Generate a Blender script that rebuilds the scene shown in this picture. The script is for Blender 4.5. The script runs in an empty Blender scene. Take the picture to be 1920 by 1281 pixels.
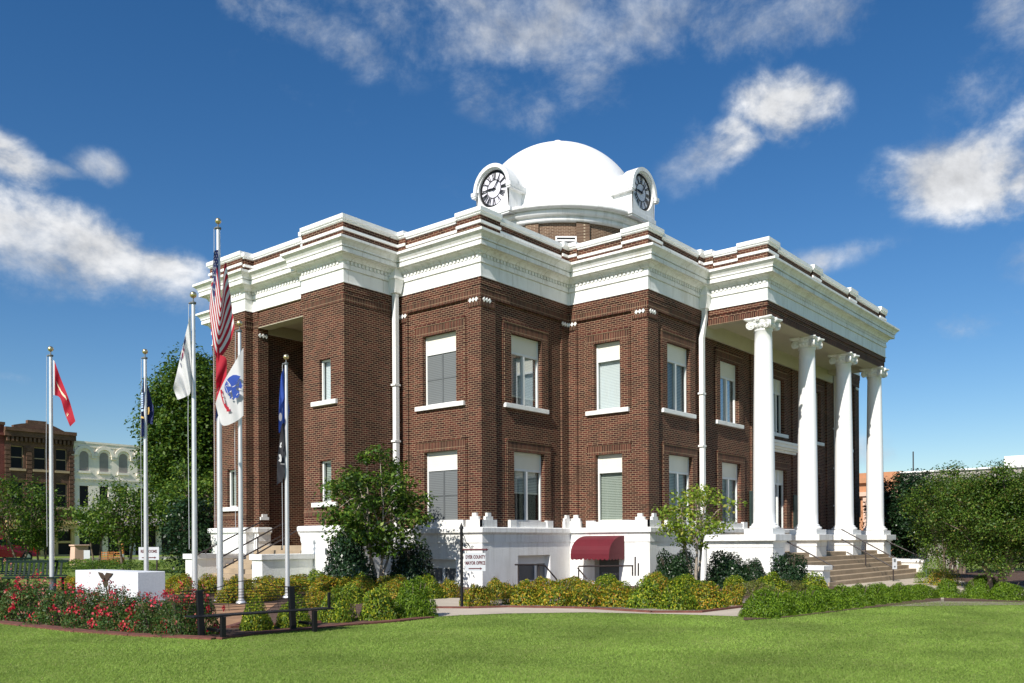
import bpy, bmesh, math, random
import numpy as np
from mathutils import Vector, Matrix

# ------------------------------------------------------------------ camera, world, sun
SC = bpy.context.scene
COL = SC.collection
YAW = 0.69145
ROLL = -0.0059
FPX = 1670.5
EYE = Vector((-19.916, -17.647, 1.40))
FW = Vector((math.cos(YAW), math.sin(YAW), 0))
RT = Vector((math.sin(YAW), -math.cos(YAW), 0))
UP = Vector((0, 0, 1))
cam_d = bpy.data.cameras.new('camera')
cam = bpy.data.objects.new('camera', cam_d)
COL.objects.link(cam)
cam.matrix_world = Matrix.Translation(EYE) @ (Matrix.Rotation(YAW - math.pi / 2, 4, 'Z') @ Matrix.Rotation(math.pi / 2, 4, 'X') @ Matrix.Rotation(ROLL, 4, 'Z'))
cam_d.sensor_width = 36
cam_d.lens = FPX / 1920 * 36
cam_d.shift_y = (1015 - 640.5) / 1920
cam_d.clip_end = 3000
SC.camera = cam
SC.view_settings.view_transform = 'Standard'
SC.view_settings.look = 'None'
SC.view_settings.exposure = 0.45
SC.view_settings.gamma = 1
SC.view_settings.use_curve_mapping = False

SUN = Vector((-5.75, -1.0, 4.6)).normalized()
sl = bpy.data.lights.new('sun', 'SUN')
sl.energy = 4.3
sl.angle = math.radians(0.5)
sl.color = (1.0, 0.95, 0.87)
so = bpy.data.objects.new('sun', sl)
so.rotation_euler = SUN.to_track_quat('Z', 'Y').to_euler()
so.location = (-30, -10, 40)
COL.objects.link(so)

W = bpy.data.worlds.new('World')
SC.world = W
W.use_nodes = True
nt = W.node_tree
nt.nodes.clear()
def N(tree, typ, **kw):
    n = tree.nodes.new(typ)
    for k, v in kw.items():
        setattr(n, k, v)
    return n
def math_n(tree, op, a, b=None, c=None, clamp=False):
    n = N(tree, 'ShaderNodeMath', operation=op)
    n.use_clamp = clamp
    for i, v in enumerate((a, b, c)):
        if v is None:
            continue
        if isinstance(v, (int, float)):
            n.inputs[i].default_value = v
        else:
            tree.links.new(v, n.inputs[i])
    return n.outputs[0]
sky = N(nt, 'ShaderNodeTexSky', sky_type='NISHITA')
sky.sun_disc = False
sky.sun_elevation = math.asin(SUN.z)
sky.sun_rotation = math.atan2(SUN.x, SUN.y)
sky.air_density = 1.0
sky.dust_density = 0.25
sky.ozone_density = 3.0
tc = N(nt, 'ShaderNodeTexCoord')
sep = N(nt, 'ShaderNodeSeparateXYZ')
nt.links.new(tc.outputs['Generated'], sep.inputs[0])
# azimuth (clockwise from the fixed heading of the square's diagonal) and elevation of the sky direction
hx, hy = math.cos(YAW), math.sin(YAW)
rgt = math_n(nt, 'ADD', math_n(nt, 'MULTIPLY', sep.outputs[0], hy), math_n(nt, 'MULTIPLY', sep.outputs[1], -hx))
fwd = math_n(nt, 'ADD', math_n(nt, 'MULTIPLY', sep.outputs[0], hx), math_n(nt, 'MULTIPLY', sep.outputs[1], hy))
azi = math_n(nt, 'ARCTAN2', rgt, fwd)
ele = math_n(nt, 'ARCSINE', sep.outputs[2])
comb = N(nt, 'ShaderNodeCombineXYZ')
nt.links.new(azi, comb.inputs[0])
nt.links.new(ele, comb.inputs[1])
# cloud banks: azimuth, elevation, half width, half height (degrees), tilt (degrees), strength
def ae(u, v):
    a = math.atan((u - 960) / FPX)
    e = math.atan((1015 - v) / FPX * math.cos(a))
    return math.degrees(a), math.degrees(e)
SOFT, PUFF = [], []
for (lst, rows) in ((SOFT, [(800, 10, 400, 85, -8, 0.86), (600, 50, 190, 60, -12, 0.75), (1105, 110, 120, 85, 10, 0.75), (960, 185, 130, 50, -18, 0.62), (1380, 30, 240, 72, -4, 0.85),
        (1340, 285, 110, 55, 25, 0.55), (1845, 165, 75, 55, 0, 0.62), (1910, 30, 70, 60, 0, 0.8), (1560, 487, 125, 24, 6, 0.62), (1850, 608, 105, 28, 4, 0.62),
        (20, 700, 34, 14, 0, 0.5), (186, 308, 48, 30, 0, 0.95), (130, 318, 60, 14, -6, 0.7), (1640, 850, 60, 40, 0, 0.5), (290, 515, 150, 55, -8, 0.85), (90, 470, 200, 66, -6, 0.85), (620, 200, 330, 40, -28, 0.16), (1760, 330, 110, 60, 0, 0.7), (2300, 420, 260, 120, 0, .8), (-300, 300, 180, 90, 0, .8)]),
    (PUFF, [(1480, 200, 92, 52, -10, 1.05), (1385, 265, 70, 40, 25, 0.7), (1870, 325, 165, 78, -4, 1.05), (1940, 265, 110, 62, 0, 0.9), (25, 290, 74, 34, -22, 0.9), (130, 446, 200, 58, -15, 1.1), (30, 420, 120, 42, -6, 1.0), (300, 496, 100, 36, -10, 0.8)])):
    for (u, v, wu, wv, tilt, st) in rows:
        a, e = ae(u, v)
        lst.append((a, e, wu / FPX * 57.3, wv / FPX * 57.3, tilt, st))
for a in range(75, 290, 31):
    PUFF.append((a if a < 180 else a - 360, 18 + (a * 7) % 23, 15, 6, 0, 0.8))
def cover(lst):
    total = None
    for (a, e, wa, we, tilt, st) in lst:
        m = N(nt, 'ShaderNodeMapping', vector_type='TEXTURE')
        m.inputs['Location'].default_value = (math.radians(a), math.radians(e), 0)
        m.inputs['Rotation'].default_value = (0, 0, math.radians(tilt))
        m.inputs['Scale'].default_value = (math.radians(wa), math.radians(we), 1)
        nt.links.new(comb.outputs[0], m.inputs['Vector'])
        ln = N(nt, 'ShaderNodeVectorMath', operation='LENGTH')
        nt.links.new(m.outputs[0], ln.inputs[0])
        g = math_n(nt, 'MULTIPLY', math_n(nt, 'SUBTRACT', 1.35, ln.outputs['Value'], clamp=True), st)
        total = g if total is None else math_n(nt, 'MAXIMUM', total, g)
    return total
def cloud_noise(off, scale, rough):
    mp = N(nt, 'ShaderNodeMapping')
    mp.inputs['Location'].default_value = (off[0], off[1], 3.1)
    mp.inputs['Scale'].default_value = (1.0, 1.3, 1)
    nt.links.new(comb.outputs[0], mp.inputs['Vector'])
    nz = N(nt, 'ShaderNodeTexNoise')
    nz.inputs['Scale'].default_value = scale
    nz.inputs['Detail'].default_value = 10
    nz.inputs['Roughness'].default_value = rough
    nz.inputs['Distortion'].default_value = 0.15
    nt.links.new(mp.outputs[0], nz.inputs['Vector'])
    return math_n(nt, 'SUBTRACT', nz.outputs[0], 0.5)
def smooth(x, a, b):
    mr = N(nt, 'ShaderNodeMapRange', interpolation_type='SMOOTHSTEP')
    mr.inputs['From Min'].default_value = a; mr.inputs['From Max'].default_value = b
    nt.links.new(x, mr.inputs['Value'])
    return mr.outputs[0]
ts, tp = cover(SOFT), cover(PUFF)
n1, n2, n3 = cloud_noise((0, 0), 13.0, 0.60), cloud_noise((0.016, -0.028), 13.0, 0.60), cloud_noise((5.2, 1.7), 9.0, 0.64)
gs = math_n(nt, 'MULTIPLY', ts, 3.0, clamp=True); gp_ = math_n(nt, 'MULTIPLY', tp, 3.0, clamp=True)
a_s = math_n(nt, 'MULTIPLY', math_n(nt, 'MULTIPLY', smooth(math_n(nt, 'ADD', ts, math_n(nt, 'MULTIPLY', n3, 3.0)), 0.22, 1.5), gs), 0.85)
a_p = math_n(nt, 'MULTIPLY', smooth(math_n(nt, 'ADD', tp, math_n(nt, 'MULTIPLY', n1, 2.9)), 0.20, 1.22), gp_)
alpha = math_n(nt, 'MULTIPLY', math_n(nt, 'SUBTRACT', 1.0, math_n(nt, 'MULTIPLY', math_n(nt, 'SUBTRACT', 1.0, a_s), math_n(nt, 'SUBTRACT', 1.0, a_p))), 0.97)
relief = math_n(nt, 'MULTIPLY', math_n(nt, 'SUBTRACT', n1, n2), 0.75)
body = math_n(nt, 'SUBTRACT', 0.62, math_n(nt, 'MULTIPLY', math_n(nt, 'MINIMUM', math_n(nt, 'MAXIMUM', ts, tp), 1.2), 0.06))
shd = N(nt, 'ShaderNodeClamp'); shd.inputs[1].default_value = 0.42; shd.inputs[2].default_value = 0.74
nt.links.new(math_n(nt, 'ADD', body, relief), shd.inputs[0])
ccol = N(nt, 'ShaderNodeMix', data_type='RGBA')
ccol.inputs[6].default_value = (0.55, 0.66, 0.80, 1)
ccol.inputs[7].default_value = (0.97, 0.98, 1.0, 1)
nt.links.new(alpha, ccol.inputs[0])
skyc = N(nt, 'ShaderNodeHueSaturation')
skyc.inputs['Saturation'].default_value = 1.30
skyc.inputs['Hue'].default_value = 0.504
nt.links.new(sky.outputs[0], skyc.inputs['Color'])
bg1 = N(nt, 'ShaderNodeBackground')
bg1.inputs[1].default_value = 0.078
nt.links.new(skyc.outputs[0], bg1.inputs[0])
bg2 = N(nt, 'ShaderNodeBackground')
nt.links.new(ccol.outputs[2], bg2.inputs[0])
nt.links.new(shd.outputs[0], bg2.inputs[1])
mx = N(nt, 'ShaderNodeMixShader')
nt.links.new(alpha, mx.inputs[0])
nt.links.new(bg1.outputs[0], mx.inputs[1])
nt.links.new(bg2.outputs[0], mx.inputs[2])
wo = N(nt, 'ShaderNodeOutputWorld')
nt.links.new(mx.outputs[0], wo.inputs[0])

# ------------------------------------------------------------------ placing helpers
def gz(x, y):                                   # the square falls very gently
    lat = (x - EYE.x) * RT.x + (y - EYE.y) * RT.y
    return -0.012 * max(-25.0, min(25.0, lat))
R2 = RT * math.cos(ROLL) + UP * math.sin(ROLL)
U2 = UP * math.cos(ROLL) - RT * math.sin(ROLL)
def ray(u, v):
    return FW + R2 * ((u - 960) / FPX) - U2 * ((v - 1015) / FPX)
def gp(u, v):                                   # photo point -> point on the ground
    d = ray(u, v)
    lo, hi = 1.0, 400.0
    for _ in range(60):
        m = (lo + hi) / 2
        p = EYE + d * m
        if p.z > gz(p.x, p.y):
            lo = m
        else:
            hi = m
    p = EYE + d * lo
    return Vector((p.x, p.y, gz(p.x, p.y)))
def ony(u, v, y):
    d = ray(u, v)
    return EYE + d * ((y - EYE.y) / d.y)
def onx(u, v, x):
    d = ray(u, v)
    return EYE + d * ((x - EYE.x) / d.x)
def atz(u, v, Z):
    return EYE + ray(u, v) * Z

def tag(o, label=None, cat=None, group=None, kind=None):
    if label: o['label'] = label
    if cat: o['category'] = cat
    if group: o['group'] = group
    if kind: o['kind'] = kind
    return o
def empty(name, loc=(0, 0, 0), rz=0, parent=None):
    o = bpy.data.objects.new(name, None)
    o.location = loc
    o.rotation_euler = (0, 0, rz)
    o.empty_display_size = 0.3
    COL.objects.link(o)
    if parent: o.parent = parent
    return o
def copy_tree(o, parent=None):
    c = o.copy()
    COL.objects.link(c)
    if parent: c.parent = parent
    for ch in list(o.children):
        copy_tree(ch, c)
    return c
ORD = ['first', 'second', 'third', 'fourth', 'fifth', 'sixth', 'seventh', 'eighth', 'ninth', 'tenth', 'eleventh', 'twelfth', 'thirteenth', 'fourteenth', 'fifteenth', 'sixteenth']

# ------------------------------------------------------------------ mesh builder
class MB:
    def __init__(self):
        self.v = []; self.f = []; self.m = []; self.s = []; self.uv = {}
    def add(self, vs, fs, m=0, smooth=False):
        b = len(self.v)
        self.v += [tuple(p) for p in vs]
        for f in fs:
            self.f.append([i + b for i in f]); self.m.append(m); self.s.append(smooth)
    def quad(self, a, b, c, d, m=0):
        self.add((a, b, c, d), ((0, 1, 2, 3),), m)
    def poly(self, pts, m=0):
        self.add(pts, (tuple(range(len(pts))),), m)
    def hexa(self, p, m=0):                      # 8 points: bottom ring, top ring
        self.add(p, ((3, 2, 1, 0), (4, 5, 6, 7), (0, 1, 5, 4), (1, 2, 6, 5), (2, 3, 7, 6), (3, 0, 4, 7)), m)
    def box(self, x0, y0, z0, x1, y1, z1, m=0):
        self.hexa([(x0, y0, z0), (x1, y0, z0), (x1, y1, z0), (x0, y1, z0), (x0, y0, z1), (x1, y0, z1), (x1, y1, z1), (x0, y1, z1)], m)
    def fbox(self, fr, s0, s1, o0, o1, z0, z1, m=0):
        P = fr.P
        self.hexa([P(s0, o1, z0), P(s1, o1, z0), P(s1, o0, z0), P(s0, o0, z0), P(s0, o1, z1), P(s1, o1, z1), P(s1, o0, z1), P(s0, o0, z1)], m)
    def tube(self, pts, rad, n=8, m=0, caps=True, smooth=True):
        pts = [Vector(p) for p in pts]
        if isinstance(rad, (int, float)): rad = [rad] * len(pts)
        rings = []
        for i, p in enumerate(pts):
            d = (pts[min(i + 1, len(pts) - 1)] - pts[max(i - 1, 0)]).normalized()
            a = Vector((0, 0, 1)) if abs(d.z) < 0.9 else Vector((1, 0, 0))
            x = d.cross(a).normalized(); y = d.cross(x)
            rings.append([p + (x * math.cos(2 * math.pi * k / n) + y * math.sin(2 * math.pi * k / n)) * rad[i] for k in range(n)])
        vs = [p for r in rings for p in r]
        fs = [(i * n + k, i * n + (k + 1) % n, (i + 1) * n + (k + 1) % n, (i + 1) * n + k) for i in range(len(pts) - 1) for k in range(n)]
        self.add(vs, fs, m, smooth)
        if caps:
            self.add(rings[0], (tuple(range(n))[::-1],), m)
            self.add(rings[-1], (tuple(range(n)),), m)
    def lathe(self, c, prof, n=40, m=0, a0=0, a1=2 * math.pi, smooth=True, axis=None):
        full = abs(a1 - a0 - 2 * math.pi) < 1e-6
        k = n if full else n + 1
        vs = []
        for (r, z) in prof:
            for i in range(k):
                a = a0 + (a1 - a0) * i / n
                vs.append((c[0] + r * math.cos(a), c[1] + r * math.sin(a), c[2] + z))
        fs = []
        for j in range(len(prof) - 1):
            for i in range(n):
                i2 = (i + 1) % k if full else i + 1
                fs.append((j * k + i, j * k + i2, (j + 1) * k + i2, (j + 1) * k + i))
        self.add(vs, fs, m, smooth)
    def sweep(self, path, prof, closed=True, zo=None, m=0, ms=None):
        n = len(path)
        pts = [Vector((p[0], p[1])) for p in path]
        mit = []
        for i in range(n):
            nn = []
            for (a, b) in ((i - 1, i), (i, i + 1)):
                if not closed and (a < 0 or b >= n):
                    continue
                d = (pts[b % n] - pts[a % n]).normalized()
                nn.append(Vector((d.y, -d.x)))
            if len(nn) == 1:
                mit.append(nn[0])
            else:
                mit.append((nn[0] + nn[1]) / (1 + nn[0].dot(nn[1])))
        vs = []
        for (o, z) in prof:
            for i in range(n):
                q = pts[i] + mit[i] * o
                vs.append((q.x, q.y, z + (zo[i] if zo else 0)))
        cnt = n if closed else n - 1
        for j in range(len(prof) - 1):
            fs = [(j * n + i, j * n + (i + 1) % n, (j + 1) * n + (i + 1) % n, (j + 1) * n + i) for i in range(cnt)]
            b = len(self.v) if j == 0 else b
            mm = ms[j] if ms else m
            if j == 0:
                self.add(vs, fs, mm)
            else:
                for f in fs:
                    self.f.append([i + b for i in f]); self.m.append(mm); self.s.append(False)
    def build(self, name, mats, parent=None, bevel=0, loc=None):
        me = bpy.data.meshes.new(name)
        me.from_pydata(self.v, [], self.f)
        if not isinstance(mats, (list, tuple)): mats = [mats]
        for mt in mats: me.materials.append(mt)
        me.polygons.foreach_set('material_index', self.m)
        me.polygons.foreach_set('use_smooth', self.s)
        bm = bmesh.new(); bm.from_mesh(me)
        bmesh.ops.recalc_face_normals(bm, faces=bm.faces)
        bm.to_mesh(me); bm.free()
        me.update()
        o = bpy.data.objects.new(name, me)
        COL.objects.link(o)
        if parent: o.parent = parent
        if loc: o.location = loc
        if bevel:
            b = o.modifiers.new('bevel', 'BEVEL')
            b.width = bevel; b.segments = 2; b.limit_method = 'ANGLE'
        return o
class Frame:                                     # wall frame: s along the wall, o outward, z up
    def __init__(self, p0, p1):
        self.p0 = Vector((p0[0], p0[1])); self.p1 = Vector((p1[0], p1[1]))
        self.L = (self.p1 - self.p0).length
        self.d = (self.p1 - self.p0).normalized(); self.n = Vector((self.d.y, -self.d.x))
    def P(self, s, o, z):
        q = self.p0 + self.d * s + self.n * o
        return (q.x, q.y, z)
def text_geo(s, size=1.0, bold=0.0):
    cu = bpy.data.curves.new('lettering', 'FONT')
    cu.body = s; cu.size = size; cu.align_x = 'CENTER'; cu.align_y = 'CENTER'; cu.offset = bold
    cu.resolution_u = 2
    o = bpy.data.objects.new('lettering', cu)
    COL.objects.link(o)
    dg = bpy.context.evaluated_depsgraph_get()
    me = bpy.data.meshes.new_from_object(o.evaluated_get(dg))
    vs = [tuple(v.co) for v in me.vertices]; fs = [tuple(p.vertices) for p in me.polygons]
    bpy.data.objects.remove(o); bpy.data.curves.remove(cu); bpy.data.meshes.remove(me)
    return vs, fs
def add_text(mb, s, size, fr3, m=0, sx=1.0, bold=0.0):   # fr3: origin, right vector, up vector
    vs, fs = text_geo(s, size, bold)
    o, r, u = fr3
    mb.add([Vector(o) + Vector(r) * (x * sx) + Vector(u) * y for x, y, z in vs], fs, m)
# ------------------------------------------------------------------ materials
def bsdf_mat(name):
    m = bpy.data.materials.new(name)
    m.use_nodes = True
    t = m.node_tree
    return m, t, t.nodes['Principled BSDF']
def plain(name, col, rough=0.6, var=0.08, scale=3.0, metal=0.0, bump=0.0, bscale=40.0, dirt=None, spec=0.5):
    m, t, b = bsdf_mat(name)
    tc = N(t, 'ShaderNodeTexCoord')
    nz = N(t, 'ShaderNodeTexNoise'); nz.inputs['Scale'].default_value = scale; nz.inputs['Detail'].default_value = 6
    t.links.new(tc.outputs['Object'], nz.inputs['Vector'])
    mr = N(t, 'ShaderNodeMapRange'); mr.inputs['From Min'].default_value = 0.3; mr.inputs['From Max'].default_value = 0.7
    mr.inputs['To Min'].default_value = 1 - var; mr.inputs['To Max'].default_value = 1 + var
    t.links.new(nz.outputs[0], mr.inputs['Value'])
    mul = N(t, 'ShaderNodeVectorMath', operation='SCALE'); mul.inputs[0].default_value = col[:3]
    t.links.new(mr.outputs[0], mul.inputs['Scale'])
    out = mul.outputs[0]
    if dirt:
        n2 = N(t, 'ShaderNodeTexNoise'); n2.inputs['Scale'].default_value = dirt[1]; n2.inputs['Detail'].default_value = 8; n2.inputs['Roughness'].default_value = 0.65
        mp = N(t, 'ShaderNodeMapping'); mp.inputs['Scale'].default_value = (1, 1, dirt[3] if len(dirt) > 3 else 0.3)
        t.links.new(tc.outputs['Object'], mp.inputs['Vector']); t.links.new(mp.outputs[0], n2.inputs['Vector'])
        r2 = N(t, 'ShaderNodeMapRange'); r2.inputs['From Min'].default_value = 0.52; r2.inputs['From Max'].default_value = 0.78; r2.inputs['To Max'].default_value = dirt[2]
        t.links.new(n2.outputs[0], r2.inputs['Value'])
        mx = N(t, 'ShaderNodeMix', data_type='RGBA'); mx.inputs[7].default_value = (*dirt[0], 1)
        t.links.new(r2.outputs[0], mx.inputs[0]); t.links.new(out, mx.inputs[6])
        out = mx.outputs[2]
    t.links.new(out, b.inputs['Base Color'])
    b.inputs['Roughness'].default_value = rough
    b.inputs['Metallic'].default_value = metal
    b.inputs['Specular IOR Level'].default_value = spec
    if bump:
        n3 = N(t, 'ShaderNodeTexNoise'); n3.inputs['Scale'].default_value = bscale; n3.inputs['Detail'].default_value = 5
        t.links.new(tc.outputs['Object'], n3.inputs['Vector'])
        bp = N(t, 'ShaderNodeBump'); bp.inputs['Strength'].default_value = bump; bp.inputs['Distance'].default_value = 0.02
        t.links.new(n3.outputs[0], bp.inputs['Height']); t.links.new(bp.outputs[0], b.inputs['Normal'])
    return m
def brick_mat(name, c1, c2, mortar, bw=0.205, rh=0.0655, ms=0.0056, uvmode='wall', stain=0.85, offset=0.5):
    m, t, b = bsdf_mat(name)
    tc = N(t, 'ShaderNodeTexCoord')
    if uvmode == 'wall':
        sp = N(t, 'ShaderNodeSeparateXYZ'); t.links.new(tc.outputs['Object'], sp.inputs[0])
        cb = N(t, 'ShaderNodeCombineXYZ')
        t.links.new(math_n(t, 'ADD', sp.outputs[0], sp.outputs[1]), cb.inputs[0]); t.links.new(sp.outputs[2], cb.inputs[1])
        vec = cb.outputs[0]
    else:
        vec = tc.outputs['UV']
    bk = N(t, 'ShaderNodeTexBrick'); bk.offset = offset
    bk.inputs['Scale'].default_value = 1; bk.inputs['Brick Width'].default_value = bw; bk.inputs['Row Height'].default_value = rh
    bk.inputs['Mortar Size'].default_value = ms; bk.inputs['Mortar Smooth'].default_value = 0.2; bk.inputs['Bias'].default_value = -0.1
    bk.inputs['Color1'].default_value = (*c1, 1); bk.inputs['Color2'].default_value = (*c2, 1); bk.inputs['Mortar'].default_value = (*mortar, 1)
    t.links.new(vec, bk.inputs['Vector'])
    nz = N(t, 'ShaderNodeTexNoise'); nz.inputs['Scale'].default_value = 1.3; nz.inputs['Detail'].default_value = 7; nz.inputs['Roughness'].default_value = 0.65
    t.links.new(tc.outputs['Object'], nz.inputs['Vector'])
    mr = N(t, 'ShaderNodeMapRange'); mr.inputs['From Min'].default_value = 0.3; mr.inputs['From Max'].default_value = 0.7
    mr.inputs['To Min'].default_value = 1 - 0.28 * stain; mr.inputs['To Max'].default_value = 1 + 0.28 * stain
    t.links.new(nz.outputs[0], mr.inputs['Value'])
    mul = N(t, 'ShaderNodeVectorMath', operation='SCALE')
    t.links.new(bk.outputs['Color'], mul.inputs[0]); t.links.new(mr.outputs[0], mul.inputs['Scale'])
    # pale efflorescence here and there
    n2 = N(t, 'ShaderNodeTexNoise'); n2.inputs['Scale'].default_value = 0.7; n2.inputs['Detail'].default_value = 9; n2.inputs['Roughness'].default_value = 0.7
    t.links.new(tc.outputs['Object'], n2.inputs['Vector'])
    r2 = N(t, 'ShaderNodeMapRange'); r2.inputs['From Min'].default_value = 0.62; r2.inputs['From Max'].default_value = 0.8; r2.inputs['To Max'].default_value = 0.12
    t.links.new(n2.outputs[0], r2.inputs['Value'])
    mx = N(t, 'ShaderNodeMix', data_type='RGBA'); mx.inputs[7].default_value = (*[min(1, c * 1.0) for c in mortar], 1)
    t.links.new(r2.outputs[0], mx.inputs[0]); t.links.new(mul.outputs[0], mx.inputs[6])
    t.links.new(mx.outputs[2], b.inputs['Base Color'])
    b.inputs['Roughness'].default_value = 0.8; b.inputs['Specular IOR Level'].default_value = 0.25
    bp = N(t, 'ShaderNodeBump'); bp.inputs['Strength'].default_value = 0.35; bp.inputs['Distance'].default_value = 0.006; bp.invert = True
    t.links.new(bk.outputs['Fac'], bp.inputs['Height']); t.links.new(bp.outputs[0], b.inputs['Normal'])
    return m
def leaf_mat(name, cols, trans=0.35, rough=0.5):
    m = bpy.data.materials.new(name); m.use_nodes = True
    t = m.node_tree; t.nodes.clear()
    geo = N(t, 'ShaderNodeNewGeometry')
    cr = N(t, 'ShaderNodeValToRGB')
    els = cr.color_ramp.elements
    while len(els) < len(cols): els.new(0.5)
    for i, c in enumerate(cols):
        els[i].position = c[0]; els[i].color = (*c[1], 1)
    t.links.new(geo.outputs['Random Per Island'], cr.inputs[0])
    # clumps of the plant differ a little in hue
    tc = N(t, 'ShaderNodeTexCoord'); nz = N(t, 'ShaderNodeTexNoise'); nz.inputs['Scale'].default_value = 1.6; nz.inputs['Detail'].default_value = 3
    t.links.new(tc.outputs['Object'], nz.inputs['Vector'])
    mr = N(t, 'ShaderNodeMapRange'); mr.inputs['From Min'].default_value = 0.3; mr.inputs['From Max'].default_value = 0.7; mr.inputs['To Min'].default_value = 0.8; mr.inputs['To Max'].default_value = 1.2
    t.links.new(nz.outputs[0], mr.inputs['Value'])
    mul = N(t, 'ShaderNodeVectorMath', operation='SCALE'); t.links.new(cr.outputs[0], mul.inputs[0]); t.links.new(mr.outputs[0], mul.inputs['Scale'])
    b = N(t, 'ShaderNodeBsdfPrincipled'); b.inputs['Roughness'].default_value = rough; b.inputs['Specular IOR Level'].default_value = 0.35
    t.links.new(mul.outputs[0], b.inputs['Base Color'])
    tr = N(t, 'ShaderNodeBsdfTranslucent')
    hs = N(t, 'ShaderNodeHueSaturation'); hs.inputs['Value'].default_value = 1.3; hs.inputs['Hue'].default_value = 0.485
    t.links.new(mul.outputs[0], hs.inputs['Color']); t.links.new(hs.outputs[0], tr.inputs[0])
    mx = N(t, 'ShaderNodeMixShader'); mx.inputs[0].default_value = trans
    t.links.new(b.outputs[0], mx.inputs[1]); t.links.new(tr.outputs[0], mx.inputs[2])
    o = N(t, 'ShaderNodeOutputMaterial'); t.links.new(mx.outputs[0], o.inputs[0])
    return m
def glass_mat(name, tint=(0.80, 0.84, 0.84), refl=0.05):
    m = bpy.data.materials.new(name); m.use_nodes = True
    t = m.node_tree; t.nodes.clear()
    tr = N(t, 'ShaderNodeBsdfTransparent'); tr.inputs[0].default_value = (*tint, 1)
    gl = N(t, 'ShaderNodeBsdfGlossy'); gl.inputs['Roughness'].default_value = 0.03; gl.inputs[0].default_value = (0.9, 0.95, 1, 1)
    lw = N(t, 'ShaderNodeLayerWeight'); lw.inputs[0].default_value = 0.35
    f = math_n(t, 'ADD', math_n(t, 'MULTIPLY', lw.outputs['Fresnel'], 0.30), refl, clamp=True)
    mx = N(t, 'ShaderNodeMixShader'); t.links.new(f, mx.inputs[0]); t.links.new(tr.outputs[0], mx.inputs[1]); t.links.new(gl.outputs[0], mx.inputs[2])
    o = N(t, 'ShaderNodeOutputMaterial'); t.links.new(mx.outputs[0], o.inputs[0])
    return m
def blind_mat(name, c, gapc, pitch=0.05):
    m, t, b = bsdf_mat(name)
    tc = N(t, 'ShaderNodeTexCoord'); sp = N(t, 'ShaderNodeSeparateXYZ'); t.links.new(tc.outputs['Object'], sp.inputs[0])
    fr = math_n(t, 'FRACT', math_n(t, 'DIVIDE', sp.outputs[2], pitch))
    mr = N(t, 'ShaderNodeMapRange', interpolation_type='SMOOTHSTEP'); mr.inputs['From Min'].default_value = 0.62; mr.inputs['From Max'].default_value = 0.8
    t.links.new(fr, mr.inputs['Value'])
    mx = N(t, 'ShaderNodeMix', data_type='RGBA'); mx.inputs[6].default_value = (*c, 1); mx.inputs[7].default_value = (*gapc, 1)
    t.links.new(mr.outputs[0], mx.inputs[0]); t.links.new(mx.outputs[2], b.inputs['Base Color']); b.inputs['Roughness'].default_value = 0.6
    return m

M = {}
B1, B2, MO = (0.032, 0.0075, 0.0055), (0.104, 0.026, 0.0165), (0.37, 0.27, 0.17)
M['brick'] = brick_mat('dark_red_brick', B1, B2, MO)
M['soldier'] = brick_mat('soldier_course_brick', B1, B2, MO, bw=0.0655, rh=0.215, offset=0.0)
M['brick_uv'] = brick_mat('tower_drum_brick', (0.10, 0.055, 0.036), (0.17, 0.10, 0.065), (0.42, 0.34, 0.24), uvmode='uv')
M['drumbrick'] = brick_mat('drum_brick', (0.10, 0.055, 0.036), (0.17, 0.10, 0.065), (0.42, 0.34, 0.24))
M['white'] = plain('white_painted_masonry', (0.84, 0.84, 0.82), 0.6, 0.04, 2.0, bump=0.25, bscale=18, dirt=((0.52, 0.50, 0.44), 1.4, 0.35, 0.35))
M['trim'] = plain('white_painted_trim', (0.86, 0.86, 0.84), 0.5, 0.03, 3.0, dirt=((0.50, 0.47, 0.38), 2.6, 0.42, 0.25))
M['cornice'] = plain('white_painted_cornice', (0.85, 0.85, 0.83), 0.5, 0.03, 3.0, dirt=((0.46, 0.43, 0.33), 1.8, 0.5, 0.3))
def add_joints(m, pitch, w, col):
    t = m.node_tree; b = t.nodes['Principled BSDF']; src = b.inputs['Base Color'].links[0].from_socket
    tc = N(t, 'ShaderNodeTexCoord'); sp = N(t, 'ShaderNodeSeparateXYZ'); t.links.new(tc.outputs['Object'], sp.inputs[0])
    fr = math_n(t, 'FRACT', math_n(t, 'DIVIDE', math_n(t, 'ADD', sp.outputs[0], sp.outputs[1]), pitch))
    f = math_n(t, 'MULTIPLY', math_n(t, 'LESS_THAN', fr, w / pitch), 0.75)
    mx = N(t, 'ShaderNodeMix', data_type='RGBA'); mx.inputs[7].default_value = (*col, 1)
    t.links.new(f, mx.inputs[0]); t.links.new(src, mx.inputs[6]); t.links.new(mx.outputs[2], b.inputs['Base Color'])
add_joints(M['cornice'], 1.43, 0.012, (0.30, 0.27, 0.2))
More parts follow.
